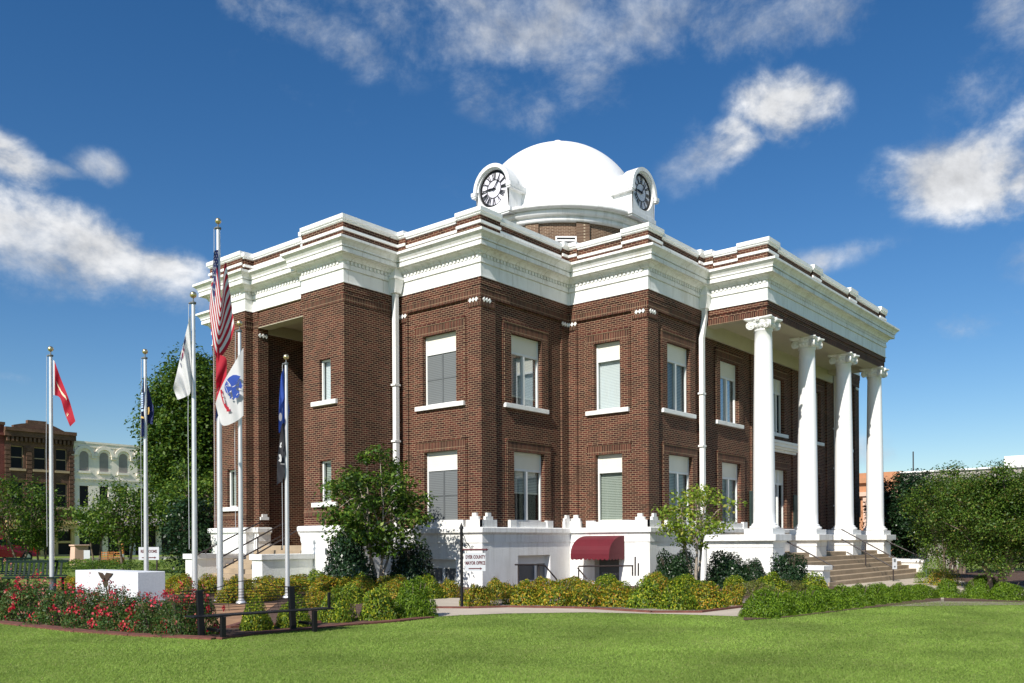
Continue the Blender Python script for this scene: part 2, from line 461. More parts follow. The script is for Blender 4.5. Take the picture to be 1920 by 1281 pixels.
def add_streaks(m, col, amount, zlo, zhi, freq=7.0):
    # rain streaks: narrow vertical stains hanging below zhi, and splash dirt rising from the ground
    t = m.node_tree; b = t.nodes['Principled BSDF']; src = b.inputs['Base Color'].links[0].from_socket
    tc = N(t, 'ShaderNodeTexCoord'); mp = N(t, 'ShaderNodeMapping'); mp.inputs['Scale'].default_value = (freq, freq, 0.35)
    t.links.new(tc.outputs['Object'], mp.inputs['Vector'])
    nz = N(t, 'ShaderNodeTexNoise'); nz.inputs['Scale'].default_value = 1.0; nz.inputs['Detail'].default_value = 5; nz.inputs['Roughness'].default_value = 0.7
    t.links.new(mp.outputs[0], nz.inputs['Vector'])
    a = N(t, 'ShaderNodeMapRange'); a.inputs['From Min'].default_value = 0.5; a.inputs['From Max'].default_value = 0.72; a.inputs['To Max'].default_value = amount
    t.links.new(nz.outputs[0], a.inputs['Value'])
    sp = N(t, 'ShaderNodeSeparateXYZ'); t.links.new(tc.outputs['Object'], sp.inputs[0])
    g = N(t, 'ShaderNodeMapRange'); g.inputs['From Min'].default_value = zlo; g.inputs['From Max'].default_value = zhi
    t.links.new(sp.outputs[2], g.inputs['Value'])
    f = math_n(t, 'MULTIPLY', a.outputs[0], g.outputs[0])
    mx = N(t, 'ShaderNodeMix', data_type='RGBA'); mx.inputs[7].default_value = (*col, 1)
    t.links.new(f, mx.inputs[0]); t.links.new(src, mx.inputs[6]); t.links.new(mx.outputs[2], b.inputs['Base Color'])
add_streaks(M['cornice'], (0.40, 0.37, 0.29), 0.45, 9.2, 10.0)
add_streaks(M['white'], (0.42, 0.40, 0.34), 0.55, 0.2, 1.6)
add_streaks(M['white'], (0.33, 0.27, 0.20), 0.8, 0.5, -0.05, 2.5)
M['dome'] = plain('white_dome_coating', (0.82, 0.82, 0.82), 0.5, 0.04, 1.2, dirt=((0.58, 0.58, 0.55), 0.9, 0.5, 0.3))
add_streaks(M['dome'], (0.45, 0.44, 0.40), 0.6, 18.5, 15.4, 3.0)
M['column'] = plain('white_column_paint', (0.86, 0.86, 0.85), 0.42, 0.02, 2.0, dirt=((0.62, 0.60, 0.55), 1.2, 0.2, 0.2))
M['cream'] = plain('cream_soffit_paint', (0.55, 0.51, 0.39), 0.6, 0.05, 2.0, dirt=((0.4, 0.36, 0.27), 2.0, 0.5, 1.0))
M['panelc'] = plain('cream_window_panel', (0.80, 0.77, 0.66), 0.45, 0.03, 2.0)
M['frame'] = plain('white_window_frame', (0.78, 0.79, 0.77), 0.4, 0.03, 4.0)
M['glass'] = glass_mat('window_glass')
M['screen'] = plain('grey_insect_screen', (0.115, 0.125, 0.13), 0.5, 0.15, 1.5)
M['screenb'] = blind_mat('screened_grey_blind', (0.17, 0.185, 0.19), (0.095, 0.105, 0.11), 0.055)
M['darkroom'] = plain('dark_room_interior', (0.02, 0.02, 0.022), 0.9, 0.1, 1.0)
M['blind'] = blind_mat('pale_slatted_blind', (0.62, 0.64, 0.62), (0.10, 0.12, 0.12))
M['blindd'] = blind_mat('grey_slatted_blind', (0.42, 0.48, 0.50), (0.09, 0.12, 0.13))
M['blindw'] = blind_mat('white_slatted_blind', (0.85, 0.87, 0.86), (0.55, 0.58, 0.6))
M['blindg'] = blind_mat('greenish_slatted_blind', (0.50, 0.53, 0.46), (0.08, 0.10, 0.07), 0.055)
M['roof'] = plain('grey_roof_felt', (0.3, 0.3, 0.3), 0.8, 0.1)
M['black'] = plain('black_painted_iron', (0.010, 0.010, 0.011), 0.5, 0.1, spec=0.25)
M['rail'] = plain('dark_brown_iron', (0.035, 0.025, 0.024), 0.45, 0.1)
M['alu'] = plain('brushed_aluminium', (0.74, 0.73, 0.73), 0.42, 0.05, 6.0, metal=0.6)
M['gold'] = plain('gilt_ball', (0.75, 0.60, 0.34), 0.3, 0.05, 4.0, metal=0.9)
M['concrete'] = plain('pale_concrete', (0.50, 0.43, 0.34), 0.85, 0.1, 1.3, bump=0.2, bscale=60, dirt=((0.33, 0.28, 0.21), 0.7, 0.5, 1.0))
M['stepc'] = plain('tan_concrete_steps', (0.36, 0.28, 0.19), 0.85, 0.12, 2.0, bump=0.2, bscale=50, dirt=((0.2, 0.15, 0.1), 1.5, 0.5, 1.0))
M['mulch'] = plain('brown_bark_mulch', (0.10, 0.055, 0.036), 0.95, 0.5, 14.0, bump=1.0, bscale=45)
M['edging'] = plain('dark_red_brick_edging', (0.15, 0.055, 0.04), 0.9, 0.3, 8.0, bump=0.4)
M['paver'] = plain('orange_brown_paving', (0.34, 0.19, 0.10), 0.9, 0.2, 3.0, bump=0.3)
M['asphalt'] = plain('grey_asphalt', (0.07, 0.07, 0.07), 0.9, 0.15, 2.0)
M['pavement'] = plain('street_pavement_concrete', (0.42, 0.38, 0.32), 0.9, 0.1)
M['awning'] = plain('burgundy_awning_canvas', (0.115, 0.004, 0.013), 0.7, 0.08, 3.0)
M['signw'] = plain('white_sign_board', (0.52, 0.54, 0.57), 0.5, 0.03)
M['signr'] = plain('dark_red_sign_letters', (0.10, 0.016, 0.02), 0.6, 0.05)
M['stone'] = plain('pale_monument_granite', (0.72, 0.74, 0.76), 0.55, 0.06, 30.0, bump=0.1, bscale=80)
M['bronze'] = plain('weathered_bronze', (0.10, 0.065, 0.045), 0.5, 0.2, 8.0, metal=0.5)
M['plaque'] = plain('green_bronze_plaque', (0.035, 0.065, 0.055), 0.4, 0.15, 5.0, metal=0.3)
M['dial'] = plain('pale_clock_glass', (0.74, 0.72, 0.80), 0.35, 0.03)
M['bark'] = plain('grey_brown_bark', (0.16, 0.12, 0.09), 0.9, 0.3, 10.0, bump=0.7, bscale=25)
M['barkl'] = plain('pale_dogwood_bark', (0.36, 0.30, 0.24), 0.9, 0.25, 12.0, bump=0.6, bscale=30)
M['green'] = plain('dark_green_bench_paint', (0.004, 0.018, 0.013), 0.6, 0.1, spec=0.2)
M['lf_dog'] = leaf_mat('dogwood_leaf', [(0.0, (0.020, 0.06, 0.007)), (0.5, (0.058, 0.125, 0.013)), (0.85, (0.14, 0.235, 0.026)), (1.0, (0.24, 0.31, 0.05))], 0.36)
M['lf_dogl'] = leaf_mat('young_dogwood_leaf', [(0.0, (0.09, 0.17, 0.015)), (0.5, (0.21, 0.33, 0.03)), (0.85, (0.33, 0.42, 0.05)), (1.0, (0.42, 0.36, 0.08))], 0.4)
M['lf_tree'] = leaf_mat('shade_tree_leaf', [(0.0, (0.018, 0.055, 0.008)), (0.5, (0.05, 0.115, 0.012)), (1.0, (0.15, 0.23, 0.025))], 0.35)
M['lf_dark'] = leaf_mat('dark_evergreen_leaf', [(0.0, (0.007, 0.022, 0.008)), (0.6, (0.016, 0.045, 0.014)), (1.0, (0.045, 0.085, 0.03))], 0.12, 0.35)
M['lf_myr'] = leaf_mat('crape_myrtle_leaf', [(0.0, (0.020, 0.054, 0.006)), (0.5, (0.058, 0.122, 0.012)), (0.9, (0.135, 0.21, 0.024)), (1.0, (0.22, 0.17, 0.05))], 0.28)
M['lf_box'] = leaf_mat('boxwood_leaf', [(0.0, (0.05, 0.11, 0.006)), (0.5, (0.125, 0.235, 0.012)), (1.0, (0.27, 0.40, 0.03))], 0.35)
M['lf_nan'] = leaf_mat('nandina_leaf', [(0.0, (0.05, 0.10, 0.010)), (0.4, (0.13, 0.20, 0.015)), (0.66, (0.42, 0.42, 0.028)), (0.88, (0.56, 0.38, 0.035)), (1.0, (0.52, 0.18, 0.04))], 0.38)
M['lf_nang'] = leaf_mat('green_nandina_leaf', [(0.0, (0.045, 0.10, 0.010)), (0.5, (0.12, 0.21, 0.015)), (0.82, (0.36, 0.44, 0.03)), (1.0, (0.54, 0.46, 0.04))], 0.38)
M['lf_olive'] = leaf_mat('olive_groundcover_leaf', [(0.0, (0.06, 0.085, 0.02)), (0.6, (0.14, 0.16, 0.035)), (1.0, (0.22, 0.17, 0.06))], 0.3)
M['lf_rose'] = leaf_mat('rose_leaf', [(0.0, (0.02, 0.065, 0.012)), (0.6, (0.06, 0.135, 0.02)), (1.0, (0.14, 0.12, 0.035))], 0.3)
M['petal'] = leaf_mat('pink_red_petal', [(0.0, (0.40, 0.006, 0.022)), (0.5, (0.60, 0.018, 0.05)), (1.0, (0.72, 0.10, 0.11))], 0.3)
M['petals'] = leaf_mat('faded_pink_petal', [(0.0, (0.45, 0.09, 0.08)), (1.0, (0.6, 0.28, 0.20))], 0.3)
M['hedge'] = leaf_mat('low_hedge_leaf', [(0.0, (0.02, 0.06, 0.008)), (0.6, (0.07, 0.14, 0.012)), (1.0, (0.15, 0.22, 0.03))], 0.3)
# ------------------------------------------------------------------ courthouse
court = empty('courthouse', (0, 0, 0))
tag(court, 'two-storey dark red brick courthouse with white cornice, clock dome and columned portico', 'courthouse')
A, Bq, XC, XE, YP, G, H = 4.446, -3.084, 8.146, 20.43, -5.409, 3.57, 2.257
WP = [(A, Bq), (24.13, Bq), (24.13, 0), (28.576, 0), (28.576, G), (30.833, G), (30.833, 10.73), (28.576, 10.73), (28.576, 14.3), (24.13, 14.3), (24.13, 17.384), (A, 17.384), (A, 14.3), (0, 14.3), (0, 10.73), (-H, 10.73), (-H, 8.73), (-1.95, 8.73), (-1.95, 8.45), (-1.54, 8.45), (-1.54, 8.60), (1.5, 8.60), (1.5, 5.70), (-1.54, 5.70), (-1.54, 5.85), (-1.95, 5.85), (-1.95, 5.57), (-H, 5.57), (-H, G), (0, G), (0, 0), (A, 0)]
EP = [(A, Bq), (XC, Bq), (XC, YP), (XE, YP), (XE, Bq), (24.13, Bq), (24.13, 0), (28.576, 0), (28.576, G), (30.833, G), (30.833, 10.73), (28.576, 10.73), (28.576, 14.3), (24.13, 14.3), (24.13, 17.384), (A, 17.384), (A, 14.3), (0, 14.3), (0, 10.73), (-H, 10.73), (-H, 8.73), (-1.95, 8.73), (-1.95, 5.57), (-H, 5.57), (-H, G), (0, G), (0, 0), (A, 0)]

def wall_panel(mb, fr, s0, s1, z0, z1, o, holes, m=0, depth=0.14, md=None):
    """flat wall with rectangular holes (s0, s1, z0, z1[, depth]) and their reveals"""
    ss = sorted(set([s0, s1] + [h[0] for h in holes] + [h[1] for h in holes]))
    zs = sorted(set([z0, z1] + [h[2] for h in holes] + [h[3] for h in holes]))
    for i in range(len(ss) - 1):
        for j in range(len(zs) - 1):
            cs, cz = (ss[i] + ss[i + 1]) / 2, (zs[j] + zs[j + 1]) / 2
            if any(h[0] < cs < h[1] and h[2] < cz < h[3] for h in holes):
                continue
            mb.quad(fr.P(ss[i], o, zs[j]), fr.P(ss[i + 1], o, zs[j]), fr.P(ss[i + 1], o, zs[j + 1]), fr.P(ss[i], o, zs[j + 1]), m)
    for h in holes:
        d = h[4] if len(h) > 4 else depth
        a, b, c, e = h[:4]
        for (p, q) in (((a, c), (b, c)), ((b, c), (b, e)), ((b, e), (a, e)), ((a, e), (a, c))):
            mb.quad(fr.P(p[0], o, p[1]), fr.P(q[0], o, q[1]), fr.P(q[0], o - d, q[1]), fr.P(p[0], o - d, p[1]), m)

WALL = MB()
def surround(fr, s0, s1, z0, z1, o):
    w, t = 0.33, 0.37
    mb = WALL
    mb.fbox(fr, s0 - w, s1 + w, o + 0.001, o + 0.05, z1, z1 + t - 0.07, 1)
    mb.fbox(fr, s0 - w - 0.03, s1 + w + 0.03, o + 0.001, o + 0.07, z1 + t - 0.07, z1 + t, 0)
    mb.fbox(fr, s0 - w, s0 - 0.002, o + 0.001, o + 0.05, z0, z1, 0)
    mb.fbox(fr, s1 + 0.002, s1 + w, o + 0.001, o + 0.05, z0, z1, 0)
    mb.fbox(fr, s0 - w - 0.055, s0 - w - 0.002, o + 0.001, o + 0.035, z0, z1 + t, 0)
    mb.fbox(fr, s1 + w + 0.002, s1 + w + 0.055, o + 0.001, o + 0.035, z0, z1 + t, 0)

def window(fr, s0, s1, z0, z1, o, kind='double', sill=True, blind=1.0, bm='blindd', panel=0.57, lab=None):
    f = MB(); w = 0.055; oi, oo = o - 0.17, o - 0.10
    f.fbox(fr, s0, s0 + w, oi, oo, z0, z1); f.fbox(fr, s1 - w, s1, oi, oo, z0, z1)
    f.fbox(fr, s0 + w, s1 - w, oi, oo, z0, z0 + w); f.fbox(fr, s0 + w, s1 - w, oi, oo, z1 - w, z1)
    zt = z1 - panel
    if panel: f.fbox(fr, s0 + w, s1 - w, oi, oo + 0.01, zt - 0.03, zt + 0.04)
    muls = {'double': [0.5], 'single': [], 'screen': [], 'triple': [0.27, 0.73], 'cross': [0.5]}[kind]
    for k in muls:
        c = s0 + (s1 - s0) * k
        f.fbox(fr, c - 0.045, c + 0.045, oi + 0.01, oo + 0.02, z0 + w, zt - 0.03)
        if kind == 'triple': f.fbox(fr, c - 0.045, c + 0.045, oi + 0.01, oo + 0.02, zt + 0.04, z1 - w)
    if kind == 'cross':
        f.fbox(fr, s0 + w, s1 - w, oi + 0.015, oo - 0.005, (z0 + zt) / 2 - 0.02, (z0 + zt) / 2 + 0.02)
    wo_ = f.build('window', M['frame'], court)
    if lab: wo_['label'] = lab
    if panel:
        p = MB(); p.fbox(fr, s0 + w, s1 - w, oi + 0.02, oo - 0.015, zt + 0.04, z1 - w); p.build('transom_panel', M['panelc'], wo_)
    if kind == 'screen':
        p = MB(); p.fbox(fr, s0 + w, s1 - w, oi + 0.03, oo - 0.02, z0 + w, zt - 0.03); p.build('insect_screen', M['screenb'], wo_)
        b = MB(); c = (s0 + s1) / 2
        b.fbox(fr, c - 0.03, c + 0.03, oo - 0.019, oo - 0.005, z0 + w, zt - 0.03)
        b.fbox(fr, s0 + w, s1 - w, oo - 0.019, oo - 0.009, (z0 + zt) / 2 - 0.015, (z0 + zt) / 2 + 0.015); b.build('screen_bar', M['screen'], wo_)
    else:
        p = MB(); p.quad(fr.P(s0 + w, o - 0.14, z0 + w), fr.P(s1 - w, o - 0.14, z0 + w), fr.P(s1 - w, o - 0.14, zt - 0.03), fr.P(s0 + w, o - 0.14, zt - 0.03))
        p.build('pane', M['glass'], wo_)
    if blind > 0 and kind != 'screen':
        zb = zt - (zt - z0) * blind
        b = MB(); ob = o - 0.23
        b.fbox(fr, s0 + 0.02, s1 - 0.02, ob - 0.012, ob, zb + 0.05, zt)
        b.build('blind', M[bm], wo_)
        if blind < 1:
            r = MB(); r.fbox(fr, s0 + 0.02, s1 - 0.02, ob - 0.02, ob + 0.01, zb, zb + 0.05); r.build('blind_rail', M['panelc'], wo_)
    if sill:
        s = MB(); s.fbox(fr, s0 - 0.33, s1 + 0.33, o - 0.10, o + 0.10, z0 - 0.14, z0 - 0.001); s.build('sill', M['trim'], wo_, bevel=0.01)
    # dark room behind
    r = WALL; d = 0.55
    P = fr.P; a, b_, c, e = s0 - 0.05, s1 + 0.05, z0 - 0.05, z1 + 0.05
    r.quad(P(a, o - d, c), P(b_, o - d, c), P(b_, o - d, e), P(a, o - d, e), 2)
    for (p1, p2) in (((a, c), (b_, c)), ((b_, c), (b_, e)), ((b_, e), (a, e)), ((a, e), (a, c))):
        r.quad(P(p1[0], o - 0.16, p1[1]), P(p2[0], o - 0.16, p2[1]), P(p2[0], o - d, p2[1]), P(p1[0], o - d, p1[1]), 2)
    return wo_

ZU0, ZU1, ZL0, ZL1 = 5.68, 7.88, 2.02, 4.22
PANEL_TOP, RB = 8.72, 0.06
def detailed(i0, panels, wins):
    """panels: recessed fields (s0, s1); wins: (s0, s1, z0, z1, kwargs)"""
    fr = Frame(WP[i0], WP[(i0 + 1) % len(WP)])
    holes = [(a, b, 1.82, PANEL_TOP, RB) for a, b in panels]
    wall_panel(WALL, fr, 0, fr.L, 1.5, 9.34, 0, holes)
    for a, b in panels:
        ws = [w for w in wins if a < w[0] < b]
        wall_panel(WALL, fr, a, b, 1.82, PANEL_TOP, -RB, [w[:4] for w in ws])
        for w in ws:
            kw = dict(w[4]); sur = kw.pop('surround', True)
            if sur: surround(fr, *w[:4], -RB)
            window(fr, *w[:4], -RB, **kw)
    return fr
n = len(WP)
plain_segs = [i for i in range(n) if i not in (0, 15, 16, 28, 27, 29, 30, 31)]
for i in plain_segs:
    fr = Frame(WP[i], WP[(i + 1) % n])
    z0 = 0.9 if 18 <= i <= 26 else 1.5
    wall_panel(WALL, fr, 0, fr.L, z0, 9.34, 0, [])
wall_panel(WALL, Frame(WP[16], WP[17]), 0, 0.307, 1.5, 9.34, 0, [])
# left bay towers with their slit windows
def tower(i0, c, s):
    fr = Frame(WP[i0], WP[i0 + 1])
    ws = [(c - 0.27, c + 0.27, 5.80, 7.10), (c - 0.27, c + 0.27, 2.64, 3.94)]
    wall_panel(WALL, fr, 0, fr.L, 1.5, 9.34, 0, ws)
    for k, w in enumerate(ws):
        window(fr, *w, 0, kind='single', blind=1.0, bm='blindw' if k == 0 else 'blindg', panel=0)
    WALL.fbox(fr, 0.0, fr.L, 0.001, 0.012, 2.22, 2.42, 1)
tower(27, 5.57 - 4.48, 0)
tower(15, 10.73 - 9.6, 0)
wall_panel(WALL, Frame(WP[28], WP[29]), 0, H, 1.5, 9.34, 0, [])
# corner bays
fr_c2l = detailed(29, [(0.43, 3.05)], [(1.10, 2.54, ZU0, ZU1, dict(kind='screen', lab='upper window with cream panel over a grey insect screen')), (1.13, 2.57, ZL0, ZL1, dict(kind='screen', sill=False))])
fr_c2d = detailed(30, [(0.68, 4.06)], [(1.44, 2.98, ZU0, ZU1, dict(blind=0.82)), (1.55, 3.10, ZL0, ZL1, dict(sill=False, blind=0.45, bm='blind'))])
fr_c3l = detailed(31, [(0.34, 2.48)], [(1.03, 2.03, ZU0, ZU1, dict(kind='single', bm='blindw', lab='upper window with bright white closed blind')), (1.06, 2.09, ZL0, ZL1, dict(kind='single', sill=False, bm='blindg', blind=0.98))])
# front wall: the entrance opening runs down to the portico floor
def front():
    fr = Frame(WP[0], WP[1])
    pans = [(5.08, 7.90), (8.75, 12.0), (12.6, 15.98), (16.58, 19.85), (20.68, 23.5)]
    holes = [(a - A, b - A, 1.82, PANEL_TOP, RB) for a, b in pans]
    wall_panel(WALL, fr, 0, fr.L, 1.5, 9.34, 0, holes)
    wall_panel(WALL, fr, 8.6 - A, 20.0 - A, 0.8, 1.5, 0, [])
    ws = [(5.68, 7.22, ZU0, ZU1, dict(blind=1.0)), (5.75, 7.35, ZL0, ZL1, dict(sill=False, blind=0.98)),
          (9.45, 10.95, ZU0, ZU1, dict(blind=1.0, bm='blind')), (9.55, 11.08, ZL0, ZL1, dict(sill=False, blind=0.98)),
          (13.3, 15.12, ZU0, ZU1, dict(kind='triple', blind=0.9)), (13.25, 15.33, 1.84, ZL1, dict(kind='triple', sill=False, blind=0.0)),
          (17.63, 19.13, ZU0, ZU1, dict(blind=1.0)), (17.5, 19.03, ZL0, ZL1, dict(sill=False, blind=0.98)),
          (21.36, 22.9, ZU0, ZU1, dict(blind=1.0)), (21.3, 22.83, ZL0, ZL1, dict(sill=False, blind=0.98))]
    for a, b in pans:
        wl = [w for w in ws if a < w[0] < b]
        wall_panel(WALL, fr, a - A, b - A, 1.82, PANEL_TOP, -RB, [(w[0] - A, w[1] - A, w[2], w[3]) for w in wl])
        for w in wl:
            surround(fr, w[0] - A, w[1] - A, w[2], w[3], -RB)
            window(fr, w[0] - A, w[1] - A, w[2], w[3], -RB, **w[4])
    return fr
fr_f = front()

# brick bands under the frieze
def band_prof(o, a, b): return [(0.001, a), (o, a), (o, b), (0.001, b)]
WALL.sweep(WP, band_prof(0.018, 8.74, 8.96), m=1)
WALL.sweep(WP, band_prof(0.030, 8.962, 9.09), m=0)
WALL.sweep(WP, band_prof(0.045, 9.092, 9.30), m=0)
# pilaster caps
for (fr, lst) in ((fr_c2l, [(3.10, 3.56), (0.0, 0.38)]), ):
    pass
for (fr, a, b) in ((fr_c2l, 3.08, 3.57), (fr_c2l, 0.0, 0.40), (fr_c2d, 0.0, 0.66), (fr_c2d, 4.1, 4.44), (fr_c3l, 2.51, 3.08), (fr_c3l, 0.0, 0.31), (fr_f, 0.0, 0.6)):
    WALL.fbox(fr, a, b, 0.001, 0.03, 8.46, 8.57, 1)
# beam over the left porch and the portico architrave
def beam(mb, path, z0, z1, th=0.6):
    mb.sweep(path, [(0.0, z0 + 0.19), (0.0, z1), (-th, z1), (-th, z0)], closed=False)
    mb.sweep(path, [(0.0, z0), (0.0, z0 + 0.19)], closed=False, m=1)
    mb.sweep(path, [(0.03, z0 + 0.32), (0.03, z1 - 0.02)], closed=False)
    mb.sweep(path, [(0.0, z0 + 0.32), (0.03, z0 + 0.32)], closed=False)
beam(WALL, [(XC, Bq + 0.02), (XC, YP), (XE, YP), (XE, Bq + 0.02)], 8.80, 9.32)
WALL.box(-1.95, 5.57, 8.76, -1.5, 8.73, 9.32)
WALL.build('brick_wall', [M['brick'], M['soldier'], M['darkroom']], court)
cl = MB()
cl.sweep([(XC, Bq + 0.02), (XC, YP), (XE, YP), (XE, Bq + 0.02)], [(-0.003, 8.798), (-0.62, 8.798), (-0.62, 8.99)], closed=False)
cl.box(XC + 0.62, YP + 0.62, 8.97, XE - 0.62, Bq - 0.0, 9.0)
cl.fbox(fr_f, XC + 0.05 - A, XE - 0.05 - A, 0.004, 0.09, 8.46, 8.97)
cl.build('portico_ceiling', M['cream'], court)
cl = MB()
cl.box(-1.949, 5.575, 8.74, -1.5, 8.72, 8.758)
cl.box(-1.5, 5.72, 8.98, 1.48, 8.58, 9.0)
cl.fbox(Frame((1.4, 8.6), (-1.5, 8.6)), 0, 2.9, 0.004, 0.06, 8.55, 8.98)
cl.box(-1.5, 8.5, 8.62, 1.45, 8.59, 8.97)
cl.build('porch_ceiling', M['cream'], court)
# diamond tiles
def diamonds(fr, c, z, o=0.004):
    d = MB()
    for k in (-1, 0, 1):
        s = c + k * 0.125
        d.add([fr.P(s, o + 0.03, z - 0.07), fr.P(s + 0.058, o + 0.03, z), fr.P(s, o + 0.03, z + 0.07), fr.P(s - 0.058, o + 0.03, z),
               fr.P(s, o, z - 0.078), fr.P(s + 0.066, o, z), fr.P(s, o, z + 0.078), fr.P(s - 0.066, o, z)],
              ((0, 1, 2, 3), (4, 5, 1, 0), (5, 6, 2, 1), (6, 7, 3, 2), (7, 4, 0, 3)))
    d.build('diamond_tiles', M['trim'], court)
for fr, c in ((fr_c2l, 3.57 - 0.28), (fr_c2l, 0.22), (fr_c2d, 0.27), (fr_c2d, 4.24), (fr_c3l, 3.084 - 0.28), (fr_c3l, 0.17), (fr_f, 0.28), (fr_f, 8.45 - A), (fr_f, 20.3 - A), (fr_f, 23.85 - A)):
    diamonds(fr, c, 8.655)
diamonds(Frame((-1.95, 8.45), (-1.54, 8.45)), 0.2, 8.50)

# entablature
ent = MB()
cor = [(0.0, 9.305), (0.065, 9.305), (0.065, 9.335), (0.035, 9.345), (0.035, 9.70), (0.01, 9.705), (0.01, 9.73), (0.07, 9.735), (0.07, 9.87), (0.045, 9.875), (0.045, 9.985), (0.11, 9.99), (0.12, 10.03), (0.15, 10.075), (0.20, 10.11), (0.25, 10.12), (0.25, 10.14), (0.34, 10.14), (0.34, 10.265), (0.295, 10.27), (0.295, 10.295), (0.36, 10.30), (0.36, 10.345), (0.375, 10.37), (0.42, 10.435), (0.465, 10.47), (0.48, 10.485), (0.50, 10.49), (0.50, 10.565), (0.0, 10.66)]
ent.sweep(EP, cor)
ne = len(EP)
for i in (0, 1, 2, 18, 19, 20, 21, 22, 23, 24, 25, 26, 27):
    fr = Frame(EP[i], EP[(i + 1) % ne]); k = 0.10
    while k < fr.L - 0.05:
        ent.fbox(fr, k - 0.045, k + 0.045, 0.046, 0.092, 9.885, 9.983); k += 0.155
ent.build('cornice', M['cornice'], court)
# parapet
par = MB()
def par_prof(d, dz):
    return [(d, 10.60), (d, 10.82 + dz), (d + 0.045, 10.825 + dz), (d + 0.045, 10.90 + dz), (d, 10.905 + dz), (d, 11.10 + dz), (d + 0.05, 11.105 + dz), (d + 0.05, 11.14 + dz), (d + 0.095, 11.16 + dz), (d + 0.095, 11.285 + dz), (-0.32 - d, 11.30 + dz), (-0.32 - d, 10.6)]
pms = [0, 1, 1, 1, 0, 1, 1, 1, 1, 1, 0]
par.sweep(EP, par_prof(0, 0), ms=pms)
par.build('parapet', [M['brick'], M['trim']], court)
def pier(path, d=0.062, dz=0.07):
    q = MB(); pr = par_prof(d, dz)
    q.sweep(path, pr, closed=False, ms=pms)
    k = len(path)
    for e in (0, k - 1):
        q.f.append([j * k + e for j in (0, 1, 4, 5, 6, 11)]); q.m.append(0); q.s.append(False)
        q.f.append([j * k + e for j in (6, 7, 8, 9, 10, 11)]); q.m.append(1); q.s.append(False)
        q.f.append([j * k + e for j in (1, 2, 3, 4)]); q.m.append(1); q.s.append(False)
    q.build('parapet_pier', [M['brick'], M['trim']], court)
def corner_path(i, a, b):
    p = Vector(EP[i]); pa = Vector(EP[i - 1]); pb = Vector(EP[(i + 1) % ne])
    return [tuple(p + (pa - p).normalized() * a), tuple(p), tuple(p + (pb - p).normalized() * b)]
for i, a, b in ((26, 0.9, 0.85), (0, 0.9, 0.8), (2, 1.0, 0.75), (25, 0.42, 0.42), (27, 0.42, 0.42), (1, 0.42, 0.42)):
    pier(corner_path(i, a, b))
pier([(-H, 5.50), (-H, G), (-0.43, G)]); pier([(-0.43, 10.73), (-H, 10.73), (-H, 8.8)])
for x in (12.37, 16.21, 20.0):
    pier([(x - 0.42, YP), (x + 0.42, YP)], 0.062, 0.08)
rf = MB(); rf.poly([(p[0], p[1], 10.7) for p in EP]); rf.build('roof', M['roof'], court)

# white base storey
base = MB(); OB = 0.06
BP = WP[:]
bas_holes = {30: [(1.62, 3.28, -0.25, 0.95, 0.3)], 31: [(1.05, 2.0, -0.5, 0.84, 0.3)], 29: [(1.15, 2.55, -0.25, 0.85, 0.3)], 0: [(5.7 - A, 7.2 - A, -0.3, 0.6, 0.3), (9.4 - A, 10.6 - A, -0.3, 0.2, 0.1)]}
for i in list(range(0, 19)) + list(range(24, 32)):
    fr = Frame(WP[i], WP[(i + 1) % n])
    q0 = -OB if i in (0, 2, 4, 6, 9, 11, 13, 15, 28, 30) or i in (1, 3, 5) else 0
    pa, pb = Vector(WP[i - 1]), Vector(WP[i]); pc = Vector(WP[(i + 1) % n]); pd = Vector(WP[(i + 2) % n])
    d1 = (pb - pa).normalized(); d2 = (pc - pb).normalized(); d3 = (pd - pc).normalized()
    e0 = OB if d1.cross(d2) > 0 else -OB
    e1 = OB if d2.cross(d3) > 0 else -OB
    wall_panel(base, fr, -e0, fr.L + e1, -0.6, 1.36, OB, bas_holes.get(i, []))
up = [(OB + 0.022, 1.362), (OB + 0.022, 1.60), (0.09, 1.61), (0.13, 1.665), (0.16, 1.67), (0.16, 1.80), (0.14, 1.825), (0.0, 1.835)]
main_path = [(0, G), (0, 0), (A, 0), (A, Bq), (24.13, Bq), (24.13, 0), (28.576, 0), (28.576, G)]
tow_path = [(-1.54, 5.85), (-1.95, 5.85), (-1.95, 5.57), (-H, 5.57), (-H, G), (0.0, G)]
pier_path = [(0, 14.3), (0, 10.73), (-H, 10.73), (-H, 8.73), (-1.95, 8.73), (-1.95, 8.45), (-1.54, 8.45)]
base.sweep(main_path, [(OB, 1.362)] + up, closed=False)
for pth in (tow_path, pier_path):
    base.sweep(pth, [(OB, 1.362)] + [(o, z + 0.09) for o, z in up], closed=False)
